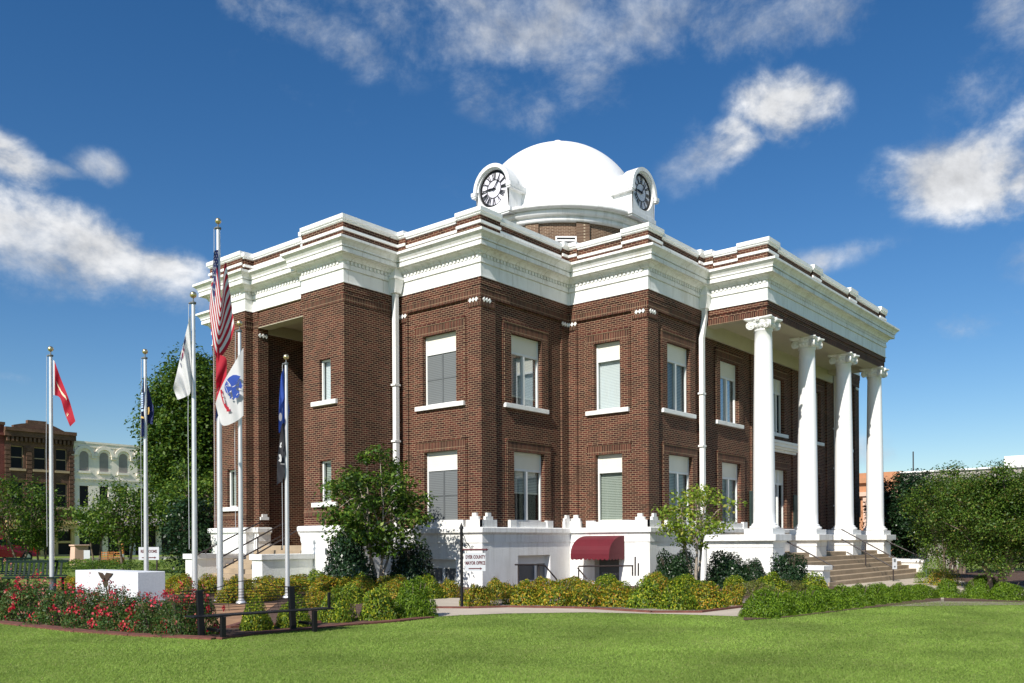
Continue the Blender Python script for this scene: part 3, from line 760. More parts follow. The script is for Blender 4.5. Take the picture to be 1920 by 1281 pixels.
# stepped blocks at the pilaster feet and sill blocks under the ground-floor windows
def foot(fr, a, b, ends=True):
    c = (a + b) / 2
    base.fbox(fr, a, b, 0.002, 0.10, 1.832, 2.05)
    base.fbox(fr, c - 0.17, c + 0.17, 0.002, 0.085, 2.05, 2.15)
    base.fbox(fr, c - 0.085, c + 0.085, 0.002, 0.085, 2.15, 2.26)
for fr, a, b in ((fr_c2l, 3.00, 3.67), (fr_c2d, -0.10, 0.58), (fr_c2d, 4.05, 4.44), (fr_c3l, 2.42, 3.18), (fr_c3l, 0.101, 0.52), (fr_f, -0.10, 0.58), (fr_f, 8.1 - A, 8.62 - A)):
    foot(fr, a, b)
for fr, s0, s1 in ((fr_c2l, 1.13, 2.57), (fr_c2d, 1.55, 3.10), (fr_c3l, 1.06, 2.09), (fr_f, 5.75 - A, 7.35 - A), (fr_f, 9.55 - A, 11.08 - A), (fr_f, 21.3 - A, 22.83 - A)):
    base.fbox(fr, s0, s1, -0.16, 0.06, 1.832, 2.015)
    base.fbox(fr, s0 - 0.32, s0 - 0.001, -0.02, 0.09, 1.832, 2.06); base.fbox(fr, s1 + 0.001, s1 + 0.32, -0.02, 0.09, 1.832, 2.06)
base.build('base_storey', M['white'], court)
ft = MB()
frp = Frame((-1.95, 8.45), (-1.54, 8.45))
ft.fbox(frp, 0.03, 0.37, 0.002, 0.05, 2.18, 2.28); ft.fbox(frp, 0.10, 0.30, 0.002, 0.05, 2.28, 2.38); ft.build('corner_ornament', M['trim'], court)
# basement windows
def cellar(fr, s0, s1, z0, z1, mull):
    f = MB(); oo = OB - 0.2
    f.fbox(fr, s0, s1, oo - 0.02, oo, z1 - 0.28, z1)
    for k in mull:
        c = s0 + (s1 - s0) * k; f.fbox(fr, c - 0.05, c + 0.05, oo - 0.02, oo + 0.01, z0, z1 - 0.28)
    f.fbox(fr, s0, s1, oo - 0.02, oo + 0.005, z0 + 0.34, z0 + 0.40)
    w = f.build('basement_window', M['frame'], court)
    p = MB(); p.quad(fr.P(s0, oo - 0.03, z0), fr.P(s1, oo - 0.03, z0), fr.P(s1, oo - 0.03, z1), fr.P(s0, oo - 0.03, z1)); p.build('pane', M['screen'], w)
cellar(fr_c2d, 1.62, 3.28, -0.25, 0.95, (0.12, 0.68)); cellar(fr_c2l, 1.15, 2.55, -0.25, 0.85, (0.5,)); cellar(fr_f, 5.7 - A, 7.2 - A, -0.3, 0.6, (0.5,))
d = MB(); d.quad(fr_c3l.P(1.05, OB - 0.28, -0.5), fr_c3l.P(2.0, OB - 0.28, -0.5), fr_c3l.P(2.0, OB - 0.28, 0.84), fr_c3l.P(1.05, OB - 0.28, 0.84))
door = d.build('basement_door', M['screen'], court)
t = MB(); q = fr_c3l
add_text(t, 'DYER COUNTY', 0.13, (q.P(1.52, OB - 0.27, 0.30), q.d.to_3d(), (0, 0, 1)), sx=0.8); t.build('door_lettering', M['signw'], door)
# awning over the basement door
aw = MB(); prof = [(OB + 0.03, 1.56)] + [(OB + 0.03 + 0.88 * math.sin(a), 0.98 + 0.58 * math.cos(a)) for a in [math.radians(x) for x in range(12, 91, 13)]]
s0, s1 = 0.74, 2.22
for (a, b) in zip(prof, prof[1:]):
    for k in range(3):
        sa, sb = s0 + (s1 - s0) * k / 3, s0 + (s1 - s0) * (k + 1) / 3
        aw.add([q.P(sa, a[0], a[1]), q.P(sb, a[0], a[1]), q.P(sb, b[0], b[1]), q.P(sa, b[0], b[1])], ((0, 1, 2, 3),), 0, True)
for s in (s0, s1):
    aw.poly([q.P(s, o, z) for o, z in prof] + [q.P(s, OB + 0.03, 0.98)])
awn = aw.build('awning', M['awning'], court)
va = MB()
def scallop(P, L):
    k = max(3, int(L / 0.16)); st = L / k
    for j in range(k):
        va.poly([P(j * st, 0.985), P(j * st, 0.84), P((j + .2) * st, 0.80), P((j + .5) * st, 0.785), P((j + .8) * st, 0.80), P((j + 1) * st, 0.84), P((j + 1) * st, 0.985)])
scallop(lambda s, z: q.P(s0 + s, OB + 0.915, z), s1 - s0)
for s in (s0, s1): scallop(lambda o, z: q.P(s, OB + 0.03 + o, z), 0.885)
va.build('valance', M['awning'], awn)

# downspouts with conductor heads
def downspout(x, y, jog=None, zb=0.0, ztop=9.36):
    h = MB()
    h.hexa([(x - 0.13, y - 0.13, ztop), (x + 0.13, y - 0.13, ztop), (x + 0.13, y + 0.13, ztop), (x - 0.13, y + 0.13, ztop), (x - 0.19, y - 0.19, ztop + 0.42), (x + 0.19, y - 0.19, ztop + 0.42), (x + 0.19, y + 0.19, ztop + 0.42), (x - 0.19, y + 0.19, ztop + 0.42)])
    h.box(x - 0.22, y - 0.22, ztop + 0.42, x + 0.22, y + 0.22, ztop + 0.50)
    h.hexa([(x - 0.17, y - 0.17, ztop + 0.5), (x + 0.17, y - 0.17, ztop + 0.5), (x + 0.17, y + 0.17, ztop + 0.5), (x - 0.17, y + 0.17, ztop + 0.5), (x - 0.06, y - 0.06, ztop + 0.95), (x + 0.06, y - 0.06, ztop + 0.95), (x + 0.06, y + 0.06, ztop + 0.95), (x - 0.06, y + 0.06, ztop + 0.95)])
    pts = [(x, y, ztop)]
    if jog: pts += [(x, y, ztop - 0.3), (x + jog[0], y + jog[1], ztop - 1.05)]
    pts += [(pts[-1][0], pts[-1][1], zb)]
    w = 0.075
    rings = [[(p[0] - w, p[1] - w, p[2]), (p[0] + w, p[1] - w, p[2]), (p[0] + w, p[1] + w, p[2]), (p[0] - w, p[1] + w, p[2])] for p in pts]
    for a, b in zip(rings, rings[1:]): h.hexa(b + a)
    for z in (2.9, 4.6, 6.4): h.box(pts[-1][0] - w - 0.05, pts[-1][1] - w - 0.01, z, pts[-1][0] + w + 0.05, pts[-1][1] + w + 0.03, z + 0.06)
    h.build('downspout', M['trim'], court)
downspout(-0.26, 3.42); downspout(XC - 0.16, Bq - 0.14, (-0.15, 0.03)); downspout(XE + 0.16, Bq - 0.14, (0.12, 0.03))

# dome on its drum
DC = (13.9, 7.4)
dr = MB(); dr.lathe((*DC, 0), [(4.12, 10.7), (4.12, 14.78)], 96); ob = None
me_uv = []
drum = dr.build('drum', M['brick_uv'], court)
uvl = drum.data.uv_layers.new(name='UVMap')
for p in drum.data.polygons:
    for li in p.loop_indices:
        c = drum.data.vertices[drum.data.loops[li].vertex_index].co
        a = math.atan2(c.y - DC[1], c.x - DC[0])
        if p.center.x > DC[0] and abs(p.center.y - DC[1]) < 0.4 and a < 0: a += 2 * math.pi
        uvl.data[li].uv = (a * 4.12, c.z)
for k in range(12):
    dp = MB()
    a = math.radians(216 + 15 + k * 30)
    dp.lathe((*DC, 0), [(4.13, 12), (4.22, 12), (4.22, 14.78)], 3, a0=a - 0.07, a1=a + 0.07, smooth=False)
    dp.build('drum_pilaster', M['drumbrick'], drum)
ring = MB()
ring.lathe((*DC, 0), [(4.12, 14.75), (4.30, 14.76), (4.30, 14.96), (4.20, 14.965), (4.20, 14.995), (4.45, 15.0), (4.45, 15.20), (4.30, 15.205), (4.30, 15.24), (4.66, 15.25), (4.70, 15.27), (4.70, 15.36), (4.66, 15.40), (4.05, 15.62), (3.97, 15.75)], 128)
dome = MB()
dome.lathe((*DC, 0), [(3.95 * math.cos(a), 15.74 + 3.95 * math.sin(a)) for a in [math.radians(90 * k / 30) for k in range(30)]] + [(0.02, 19.69)], 96)
dome_o = dome.build('dome', M['dome'], court)
rg = ring.build('ring_cornice', M['dome'], dome_o)
fi = MB(); fi.lathe((*DC, 0), [(0.30, 19.62), (0.26, 19.70), (0.19, 19.74), (0.20, 19.86), (0.27, 19.90), (0.26, 19.98), (0.14, 20.05), (0.01, 20.07)], 20)
fi.build('finial', M['dome'], dome_o)
av = math.radians(216 + 5)
vp = Vector((DC[0] + 4.13 * math.cos(av), DC[1] + 4.13 * math.sin(av)))
vt = Vector((math.sin(av), -math.cos(av)))
vf = Frame(tuple(vp - vt * 0.45), tuple(vp + vt * 0.45))
if vf.n.dot(vp - Vector(DC)) < 0: vf = Frame(tuple(vp + vt * 0.45), tuple(vp - vt * 0.45))
lv = MB(); lv.fbox(vf, 0, 0.9, -0.05, 0.02, 13.0, 14.08, 1)
for z in [13.03 + 0.15 * k for k in range(7)]: lv.fbox(vf, 0.07, 0.83, 0.02, 0.06, z, z + 0.075)
for s in (0, 0.84): lv.fbox(vf, s, s + 0.06, 0.02, 0.07, 13.0, 14.08)
lv.fbox(vf, 0, 0.9, 0.02, 0.07, 14.08, 14.14)
lv.build('louvre_vent', [M['trim'], M['darkroom']], drum)

# clocks
ROM = ['XII', 'I', 'II', 'III', 'IIII', 'V', 'VI', 'VII', 'VIII', 'IX', 'X', 'XI']
def clock(fr, lab):
    c, zc, Rr = 1.0, 16.40, 1.0
    hs = MB(); ri = 0.80
    arc = [math.radians(180 - 180 * k / 24) for k in range(25)]
    def ringpts(r, o): return [fr.P(c + r * math.cos(a), o, zc + r * math.sin(a)) for a in arc]
    # barrel body running back into the dome
    body = [fr.P(c - 0.93, 0, 15.15)] + ringpts(0.93, 0) + [fr.P(c + 0.93, 0, 15.15)]
    back = [fr.P(c - 0.93, -2.4, 15.15)] + ringpts(0.93, -2.4) + [fr.P(c + 0.93, -2.4, 15.15)]
    k = len(body)
    hs.add(body + back, [(i, i + 1, k + i + 1, k + i) for i in range(k - 1)], 0)
    # face with a round recess
    inn = [fr.P(c + ri * math.cos(a), 0, zc + ri * math.sin(a)) for a in [math.radians(180 - 7.5 * j) for j in range(48)]]
    innb = [fr.P(c + ri * math.cos(a), -0.13, zc + ri * math.sin(a)) for a in [math.radians(180 - 7.5 * j) for j in range(48)]]
    hs.add(inn + innb, [(j, (j + 1) % 48, 48 + (j + 1) % 48, 48 + j) for j in range(48)], 0)
    up_in = inn[:25]; up_out = ringpts(0.93, 0)
    hs.add(up_in + up_out, [(j, j + 1, 25 + j + 1, 25 + j) for j in range(24)], 0)
    lo = inn[24:] + inn[:1]
    bot = [fr.P(c + 0.93 - 1.86 * j / 24, 0, 15.15) for j in range(25)]
    hs.add(lo + bot, [(j, j + 1, 25 + j + 1, 25 + j) for j in range(24)], 0)
    # archivolt
    o1, o2 = ringpts(1.02, 0.10), ringpts(0.86, 0.10)
    b1, b2 = ringpts(1.02, -0.5), ringpts(0.86, 0.0)
    hs.add(o1 + o2 + b1 + b2, [(j, j + 1, 25 + j + 1, 25 + j) for j in range(24)] + [(j, j + 1, 51 + j, 50 + j) for j in range(24)] + [(25 + j, 26 + j, 76 + j, 75 + j) for j in range(24)], 0)
    for sgn in (-1, 1):
        a, b = sorted((c + sgn * 0.87, c + sgn * 1.12))
        hs.fbox(fr, a, b, -1.6, 0.14, 16.24, 16.40); hs.fbox(fr, a + 0.02, b - 0.02, -1.58, 0.11, 16.17, 16.24)
    hs.fbox(fr, 0.0, 2.0, -0.6, 0.04, 15.22, 15.40)
    ho = hs.build('clock_housing', M['dome'], court); ho['label'] = lab
    di = MB(); di.poly([fr.P(c + 0.8 * math.cos(math.radians(9 * j)), -0.12, zc + 0.8 * math.sin(math.radians(9 * j))) for j in range(40)])
    di.build('dial', M['dial'], ho)
    nu = MB()
    def annulus(r0, r1, o):
        a = [fr.P(c + r0 * math.cos(math.radians(7.5 * j)), o, zc + r0 * math.sin(math.radians(7.5 * j))) for j in range(48)]
        b = [fr.P(c + r1 * math.cos(math.radians(7.5 * j)), o, zc + r1 * math.sin(math.radians(7.5 * j))) for j in range(48)]
        nu.add(a + b, [(j, (j + 1) % 48, 48 + (j + 1) % 48, 48 + j) for j in range(48)])
    annulus(0.69, 0.80, -0.105); annulus(0.37, 0.405, -0.105)
    def stroke(p, qq, w, o=-0.10):
        p, qq = Vector(p), Vector(qq); dd = (qq - p).normalized(); nn = Vector((-dd.y, dd.x)) * w / 2
        nu.quad(*[fr.P(c + v.x, o, zc + v.y) for v in (p - nn, qq - nn, qq + nn, p + nn)])
    for h in range(12):
        a = math.radians(90 - 30 * h); er = Vector((math.cos(a), math.sin(a))); et = Vector((math.sin(a), -math.cos(a)))
        txt = ROM[h]; wd = {'I': 0.055, 'V': 0.11, 'X': 0.11}; tot = sum(wd[x] for x in txt); x = -tot / 2
        for ch in txt:
            cw = wd[ch]; mid = x + cw / 2
            def pt(dx, r): return er * r + et * (mid + dx) * (0.8 + 0.4 * (r - 0.42) / 0.25)
            if ch == 'I': stroke(pt(0, 0.41), pt(0, 0.69), 0.034)
            elif ch == 'V': stroke(pt(-0.04, 0.69), pt(0, 0.41), 0.036); stroke(pt(0.04, 0.69), pt(0, 0.41), 0.02)
            else: stroke(pt(-0.04, 0.69), pt(0.04, 0.41), 0.036); stroke(pt(0.04, 0.69), pt(-0.04, 0.41), 0.02)
            x += cw
    nu.build('numerals', M['black'], ho)
    nu2 = nu; 
    hd = MB(); 
    def hand(deg, ln, w, o):
        a = math.radians(90 - deg); er = Vector((math.cos(a), math.sin(a))); et = Vector((-er.y, er.x))
        pts = [er * -0.12 + et * w * .5, er * -0.12 - et * w * .5, er * ln * 0.6 - et * w, er * ln, er * ln * 0.6 + et * w]
        hd.poly([fr.P(c + v.x, o, zc + v.y) for v in pts])
    hand(38, 0.66, 0.035, -0.07); hand(273, 0.44, 0.055, -0.08)
    hd.poly([fr.P(c + 0.06 * math.cos(k), -0.06, zc + 0.06 * math.sin(k)) for k in [j * 0.6283 for j in range(10)]])
    hd.build('hands', M['black'], ho)
clock(Frame((9.18, 8.42), (9.18, 6.42)), 'sunlit clock in a white arched dormer, seen nearly face on')
clock(Frame((12.78, 2.68), (14.78, 2.68)), 'shaded clock in a white arched dormer above the entrance front')

for o_ in (drum, dome_o): o_.location.z += 0.20
for o_ in court.children:
    if o_.name.startswith('clock_housing'): o_.location.z += 0.22
# portico columns
CX = [14.29 - 5.75, 14.29 - 1.92, 14.29 + 1.92, 14.29 + 5.75]; CY = -5.1
def shaft_mb():
    s = MB(); pr = []
    for k in range(17):
        t = k / 16; r = 0.362 - 0.078 * t ** 1.6; pr.append((r, 1.97 + t * 6.40))
    s.lathe((0, 0, 0), [(0.40, 1.93), (0.385, 1.95)] + pr + [(0.315, 8.39), (0.315, 8.42), (0.285, 8.44)], 40)
    return s
def base_mb():
    s = MB(); s.box(-0.50, -0.50, 1.585, 0.50, 0.50, 1.765)
    s.lathe((0, 0, 0), [(0.40, 1.765), (0.465, 1.775), (0.495, 1.81), (0.485, 1.85), (0.43, 1.875), (0.415, 1.90), (0.42, 1.93), (0.37, 1.945)], 40)
    return s
def capital_mb():
    s = MB()
    s.lathe((0, 0, 0), [(0.285, 8.42), (0.33, 8.47), (0.38, 8.53), (0.40, 8.58), (0.36, 8.62)], 32)
    def aba(k, z): 
        out = []
        for i in range(4):
            a0 = math.pi / 4 + i * math.pi / 2; a1 = a0 + math.pi / 2
            ca, cb = Vector((math.cos(a0), math.sin(a0))) * k, Vector((math.cos(a1), math.sin(a1))) * k
            dd = (cb - ca).normalized(); mid = (ca + cb) / 2; mid -= mid.normalized() * 0.06
            out += [tuple((ca + dd * 0.05).to_3d() + Vector((0, 0, z))), tuple(((ca + mid) / 2 - mid.normalized() * 0.02).to_3d() + Vector((0, 0, z))), tuple(mid.to_3d() + Vector((0, 0, z))), tuple(((cb + mid) / 2 - mid.normalized() * 0.02).to_3d() + Vector((0, 0, z))), tuple((cb - dd * 0.05).to_3d() + Vector((0, 0, z)))]
        return out
    lev = [aba(0.60, 8.70), aba(0.66, 8.73), aba(0.70, 8.76), aba(0.70, 8.80)]
    k = len(lev[0]); s.add([p for l in lev for p in l], [(j * k + i, j * k + (i + 1) % k, (j + 1) * k + (i + 1) % k, (j + 1) * k + i) for j in range(3) for i in range(k)] + [tuple(range(k))[::-1]])
    s.lathe((0, 0, 0), [(0.36, 8.60), (0.42, 8.66), (0.42, 8.71)], 24)
    for i in range(4):
        a = math.pi / 4 + i * math.pi / 2
        er = Vector((math.cos(a), math.sin(a), 0)); et = Vector((-er.y, er.x, 0))
        c = er * 0.47 + Vector((0, 0, 8.565))
        # scroll disc, axis across the diagonal
        for sg in (-1, 1):
            ax = (et * sg * 0.85 + er * 0.35).normalized(); u_ = er - ax * er.dot(ax); u_.normalize(); w_ = Vector((0, 0, 1))
            c2 = c + et * sg * 0.075
            rim = [c2 + (u_ * math.cos(t) + w_ * math.sin(t)) * 0.135 for t in [2 * math.pi * j / 18 for j in range(18)]]
            inn = [p - ax * 0.09 for p in rim]
            s.add(rim + inn, [(j, (j + 1) % 18, 18 + (j + 1) % 18, 18 + j) for j in range(18)], 0, True); s.add([p - ax * 0.012 for p in rim], (tuple(range(18)),))
            sp = [c2 + (u_ * math.cos(t) + w_ * math.sin(t)) * (0.125 - 0.0085 * t) for t in [0.45 * j for j in range(28)]]
            s.tube(sp, 0.016, 5); s.tube([c2 - ax * 0.02, c2 + ax * 0.03], 0.028, 8)
        s.tube([c + Vector((0, 0, 0.13)), er * 0.40 + Vector((0, 0, 8.70)), er * 0.25 + Vector((0, 0, 8.70))], 0.05, 6)
    for i in range(4):
        a = i * math.pi / 2; er = Vector((math.cos(a), math.sin(a), 0)); s.tube([er * 0.40 + Vector((0, 0, 8.67)), er * 0.50 + Vector((0, 0, 8.745))], [0.05, 0.055], 8)
        s.tube([er * 0.44 + Vector((0, 0, 8.73)), er * 0.49 + Vector((0, 0, 8.735))], 0.07, 10)
    for j in range(20):
        t = 2 * math.pi * j / 20; s.tube([Vector((0.36 * math.cos(t), 0.36 * math.sin(t), 8.50)), Vector((0.405 * math.cos(t), 0.405 * math.sin(t), 8.58))], 0.03, 5)
    return s
col0 = shaft_mb().build('column', M['column'], court, loc=(CX[0], CY, 0))
base_mb().build('column_base', M['column'], col0, bevel=0.008)
capital_mb().build('capital', M['trim'], col0)
for i in range(1, 4):
    c = copy_tree(col0, court); c.location = (CX[i], CY, 0)
for i, x in enumerate(CX):
    p = MB(); hb = 0.50
    yb = Bq - 0.062 if i in (0, 3) else CY + hb
    p.box(x - hb, CY - hb, -0.6, x + hb, yb, 1.15); p.box(x - hb - 0.018, CY - hb - 0.018, 1.152, x + hb + 0.018, yb, 1.33)
    p.box(x - hb - 0.06, CY - hb - 0.06, 1.33, x + hb + 0.06, yb, 1.365)
    p.box(x - 0.67, CY - 0.67, 1.365, x + 0.67, yb + (0 if i in (0, 3) else 0.17), 1.58)
    p.build('pedestal', M['white'], court, bevel=0.012)
st = MB()
st.box(CX[0] + 0.5, -5.34, -0.3, CX[3] - 0.5, Bq - 0.07, 0.93)
for k in range(6):
    st.box(8.9, -5.345 - 0.3 * (k + 1), -0.5, 20.1, -5.342 - 0.3 * k, 0.93 - 0.155 * (k + 1))
st.build('portico_steps', M['stepc'], court, bevel=0.012)
for (a, b) in ((8.42, 9.10), (19.82, 20.46)):
    ck = MB(); ck.box(a, -7.1, -0.6, b, -5.58, 0.40); ck.box(a - 0.06, -7.16, 0.402, b + 0.06, -5.58, 0.55); ck.build('stair_cheek', M['white'], court, bevel=0.012)
def rail(parts, name='handrail', r=0.024, mat='rail', par=court, lab=None):
    h = MB()
    for p in parts: h.tube(p, r, 8)
    o = h.build(name, M[mat], par)
    return o
xm = 14.6
rail([[(xm, -5.55, 1.78), (xm, -7.45, 0.72)], [(xm, -5.55, 1.40), (xm, -7.45, 0.34)], [(xm, -6.45, 0.4), (xm, -6.45, 1.28)], [(xm, -7.45, -0.2), (xm, -7.45, 0.72)]])
rail([[(19.72, -5.45, 1.42), (19.72, -7.25, 0.55)], [(19.72, -6.9, 0.70), (19.82, -6.9, 0.62)], [(19.72, -5.8, 1.22), (19.9, -5.8, 1.15)]])
rail([[(9.2, -5.45, 1.42), (9.2, -7.2, 0.50)]])
rail([[(9.30, -4.9, 0.93), (9.30, -4.9, 1.95), (10.4, -4.6, 1.95)]])
# hood over the entrance, plaques
hd = MB()
for (o, a, b, e) in ((0.10, 4.90, 5.00, 1.80), (0.22, 5.0, 5.08, 1.90), (0.32, 5.08, 5.2, 2.0), (0.38, 5.2, 5.3, 2.06)):
    hd.fbox(fr_f, 14.29 - e - A, 14.29 + e - A, 0.002, o, a, b)
hd.build('door_hood', M['trim'], court)
for x in (11.75, 15.95):
    pq = MB(); pq.fbox(fr_f, x - A, x + 0.85 - A, 0.002, 0.05, 1.9, 3.25); pq.build('wall_plaque', M['plaque'], court, bevel=0.01)
# left entrance: floor, steps, cheeks, rails
ls = MB(); ls.box(-1.9, 5.7, -0.3, 1.5, 8.6, 1.30)
for k in range(8):
    ls.box(-1.9 - 0.29 * (k + 1), 5.55 if k > 1 else 5.86, -0.4, -1.898 - 0.29 * k, 8.75 if k > 1 else 8.44, 1.30 - 0.15 * (k + 1))
ls.build('porch_steps', M['stepc'], court, bevel=0.01)
for a, b in ((5.02, 5.54), (8.76, 9.28)):
    ck = MB(); ck.box(-4.22, a, -0.4, -2.32, b, 0.88); ck.box(-4.28, a - 0.06, 0.882, -2.32, b + 0.06, 1.05); ck.build('stair_cheek', M['white'], court, bevel=0.012)
ym = 7.15
rail([[(-4.25, ym, 0.95), (-1.6, ym, 2.18)], [(-4.25, ym, 0.58), (-1.6, ym, 1.80)], [(-2.9, ym, 0.6), (-2.9, ym, 1.58)], [(-4.25, ym, 0.0), (-4.25, ym, 0.95)]])
rail([[(-4.15, 8.70, 1.02), (-1.95, 8.38, 2.1)], [(-3.8, 8.70, 1.18), (-3.8, 8.78, 1.0)]])
rail([[(-4.1, 5.62, 1.0), (-1.95, 5.78, 2.0)]])
ub = MB(); ub.fbox(Frame(WP[27], WP[28]), 1.15, 1.22, OB, OB + 0.04, 1.02, 1.22); ub.build('outlet_box', M['screen'], court)
# basement stair rails
def wallrail(pts, x=None, y=None):
    out = []
    for ln in pts: out.append([tuple(onx(u, v, x)) if x is not None else tuple(ony(u, v, y)) for u, v in ln])
    rail(out, 'area_railing')
wallrail([[(966, 1059), (1010, 1059), (1022, 1061), (1045, 1088)], [(972, 1060), (972, 1100)], [(1010, 1060), (1010, 1100)]], y=-0.75)
wallrail([[(1100, 1085), (1083, 1065), (1085, 1062), (1187, 1061)], [(1085, 1064), (1085, 1095)], [(1186, 1061), (1186, 1080)], [(1191, 1044), (1191, 1080)], [(1197, 1056), (1197, 1080)]], x=3.3)
# ------------------------------------------------------------------ ground, paths, beds
def sheet(name, pts, dz, mat, kind='structure'):
    me = bpy.data.meshes.new(name)
    bm = bmesh.new()
    vs = [bm.verts.new((p[0], p[1], gz(p[0], p[1]) + dz)) for p in pts]
    bm.faces.new(vs)
    bmesh.ops.triangulate(bm, faces=bm.faces[:])
    bmesh.ops.recalc_face_normals(bm, faces=bm.faces[:])
    bm.to_mesh(me); bm.free()
    me.materials.append(mat)
    o = bpy.data.objects.new(name, me); COL.objects.link(o); o['kind'] = kind
    return o
def px(lst): return [tuple(gp(u, v)[:2]) for u, v in lst]

m, t, b = bsdf_mat('mown_lawn'); M['lawn'] = m
tc_ = N(t, 'ShaderNodeTexCoord')
def nz(scale, det, sc=(1, 1, 1), rot=0.0, rough=0.6):
    mp = N(t, 'ShaderNodeMapping'); mp.inputs['Scale'].default_value = sc; mp.inputs['Rotation'].default_value = (0, 0, rot)
    t.links.new(tc_.outputs['Object'], mp.inputs['Vector'])
    q_ = N(t, 'ShaderNodeTexNoise'); q_.inputs['Scale'].default_value = scale; q_.inputs['Detail'].default_value = det; q_.inputs['Roughness'].default_value = rough
    t.links.new(mp.outputs[0], q_.inputs['Vector']); return q_.outputs[0]
cr = N(t, 'ShaderNodeValToRGB'); e = cr.color_ramp.elements
e[0].position = 0.36; e[0].color = (0.125, 0.19, 0.032, 1); e[1].position = 0.64; e[1].color = (0.27, 0.31, 0.09, 1)
x = e.new(0.5); x.color = (0.185, 0.255, 0.05, 1)
t.links.new(math_n(t, 'ADD', math_n(t, 'MULTIPLY', nz(0.55, 7, (1.0, 2.2, 1), 0.9), 0.6), math_n(t, 'MULTIPLY', nz(9, 6), 0.4)), cr.inputs[0])
t.links.new(cr.outputs[0], b.inputs['Base Color']); b.inputs['Roughness'].default_value = 0.9; b.inputs['Specular IOR Level'].default_value = 0.15
bp = N(t, 'ShaderNodeBump'); bp.inputs['Strength'].default_value = 0.8; bp.inputs['Distance'].default_value = 0.03
t.links.new(nz(70, 4), bp.inputs['Height']); t.links.new(bp.outputs[0], b.inputs['Normal'])

g = MB()
co = sorted(set([-400, -250, -150, -90] + list(range(-60, 130, 10)) + [160, 250, 400]))
k = len(co)
g.add([(x_, y_, gz(x_, y_)) for y_ in co for x_ in co], [(j * k + i, j * k + i + 1, (j + 1) * k + i + 1, (j + 1) * k + i) for j in range(k - 1) for i in range(k - 1)])
go = g.build('lawn', M['lawn']); go['kind'] = 'structure'

PATH_LO = [(780, 1162), (806, 1158.5), (850, 1155), (950, 1151), (1100, 1149), (1269, 1152.5), (1400, 1157), (1500, 1148), (1600, 1138), (1740, 1124), (1820, 1123), (1920, 1127), (2100, 1133)]
PATH_UP = [(2100, 1112), (1920, 1108), (1840, 1101), (1780, 1093), (1700, 1097), (1500, 1123), (1400, 1138), (1312, 1149), (1222, 1149), (1100, 1141.5), (950, 1138.5), (880, 1140.5), (868, 1136), (868, 1122), (790, 1122), (730, 1131)]
path_poly = px(PATH_LO + PATH_UP)
sheet('garden_path', path_poly, 0.008, M['concrete'])
LBED = [(-160, 1154), (0, 1168), (80, 1177), (150, 1185), (250, 1192), (340, 1196), (405, 1199), (470, 1190), (560, 1182), (650, 1173), (740, 1166), (806, 1159), (806, 1128), (740, 1118), (500, 1112), (300, 1105), (0, 1098), (-160, 1094)]
lbed_poly = px(LBED)
sheet('mulch_bed', lbed_poly, 0.004, M['mulch'])
mb_poly = px([(870, 1141), (950, 1139), (1100, 1142), (1222, 1150), (1312, 1150), (1400, 1139), (1500, 1124), (1640, 1106), (1700, 1098)]) + [(8.4, -6.9), (8.4, -2.9), (4.5, -2.9), (4.5, 0.2), (-0.1, 0.2), (-0.1, 3.7), (-2.2, 3.7), (-4.3, 5.0), (-8.0, 3.6)] + px([(640, 1113), (780, 1121), (868, 1122)])
sheet('mulch_bed', mb_poly, 0.004, M['mulch'])
sheet('mulch_bed', px([(1394, 1164), (1470, 1159), (1600, 1144), (1764, 1127), (1764, 1121), (1600, 1133), (1394, 1152)]), 0.012, M['mulch'])
sheet('mulch_bed', px([(1770, 1128), (1930, 1130), (2000, 1128), (2000, 1120), (1770, 1119)]), 0.012, M['mulch'])
sheet('mulch_bed', px([(1800, 1094), (1860, 1100), (1920, 1106), (2100, 1111), (2100, 1072), (1750, 1068)]), 0.004, M['mulch'])
sheet('plaza_paving', px([(385, 1176), (440, 1174), (470, 1165), (500, 1146), (520, 1132), (380, 1136), (345, 1150)]), 0.010, M['paver'])
sheet('entrance_walk', [(-4.2, 5.6), (-4.2, 8.7), (-9.5, 8.7), (-9.5, 5.6)], 0.008, M['concrete'])
sheet('front_walk', [(9.2, -7.1), (19.8, -7.2), (12.5, -13.5), (6.2, -11.2)], 0.006, M['concrete'])
# brick edging along the beds
def edging(lst, w=0.07, h=0.05):
    pts = [gp(u, v) for u, v in lst]
    e_ = MB()
    for a, b_ in zip(pts, pts[1:]):
        d_ = (b_ - a); d_.z = 0; d_.normalize(); nn = Vector((-d_.y, d_.x, 0)) * w / 2
        lo = [a - nn, b_ - nn, b_ + nn, a + nn]; z = Vector((0, 0, h))
        e_.hexa([p - Vector((0, 0, 0.03)) for p in lo] + [p + z for p in lo])
    o = e_.build('bed_kerb', M['edging']); o['kind'] = 'structure'
edging(LBED[:12], 0.22, 0.03); edging([(806, 1141), (880, 1141.5), (950, 1139.5), (1100, 1142), (1222, 1149.5), (1312, 1149.5), (1400, 1138.5)], 0.10, 0.045)
edging([(470, 1166), (430, 1178), (600, 1168)], 0.1, 0.04)
# streets round the square
sheet('street', [(-90, 42), (120, 42), (120, 55), (-90, 55)], 0.01, M['asphalt'])
sheet('pavement', [(-90, 55), (120, 55), (120, 64), (-90, 64)], 0.03, M['pavement'])
sheet('street', [(50, -80), (62, -80), (62, 42), (50, 42)], 0.01, M['asphalt'])
sheet('pavement', [(62, -80), (70, -80), (70, 42), (62, 42)], 0.03, M['pavement'])
kb = MB(); kb.box(-90, 41.7, -0.4, 50, 42.0, gz(-5, 42) + 0.16); o = kb.build('kerb', M['pavement']); o['kind'] = 'structure'

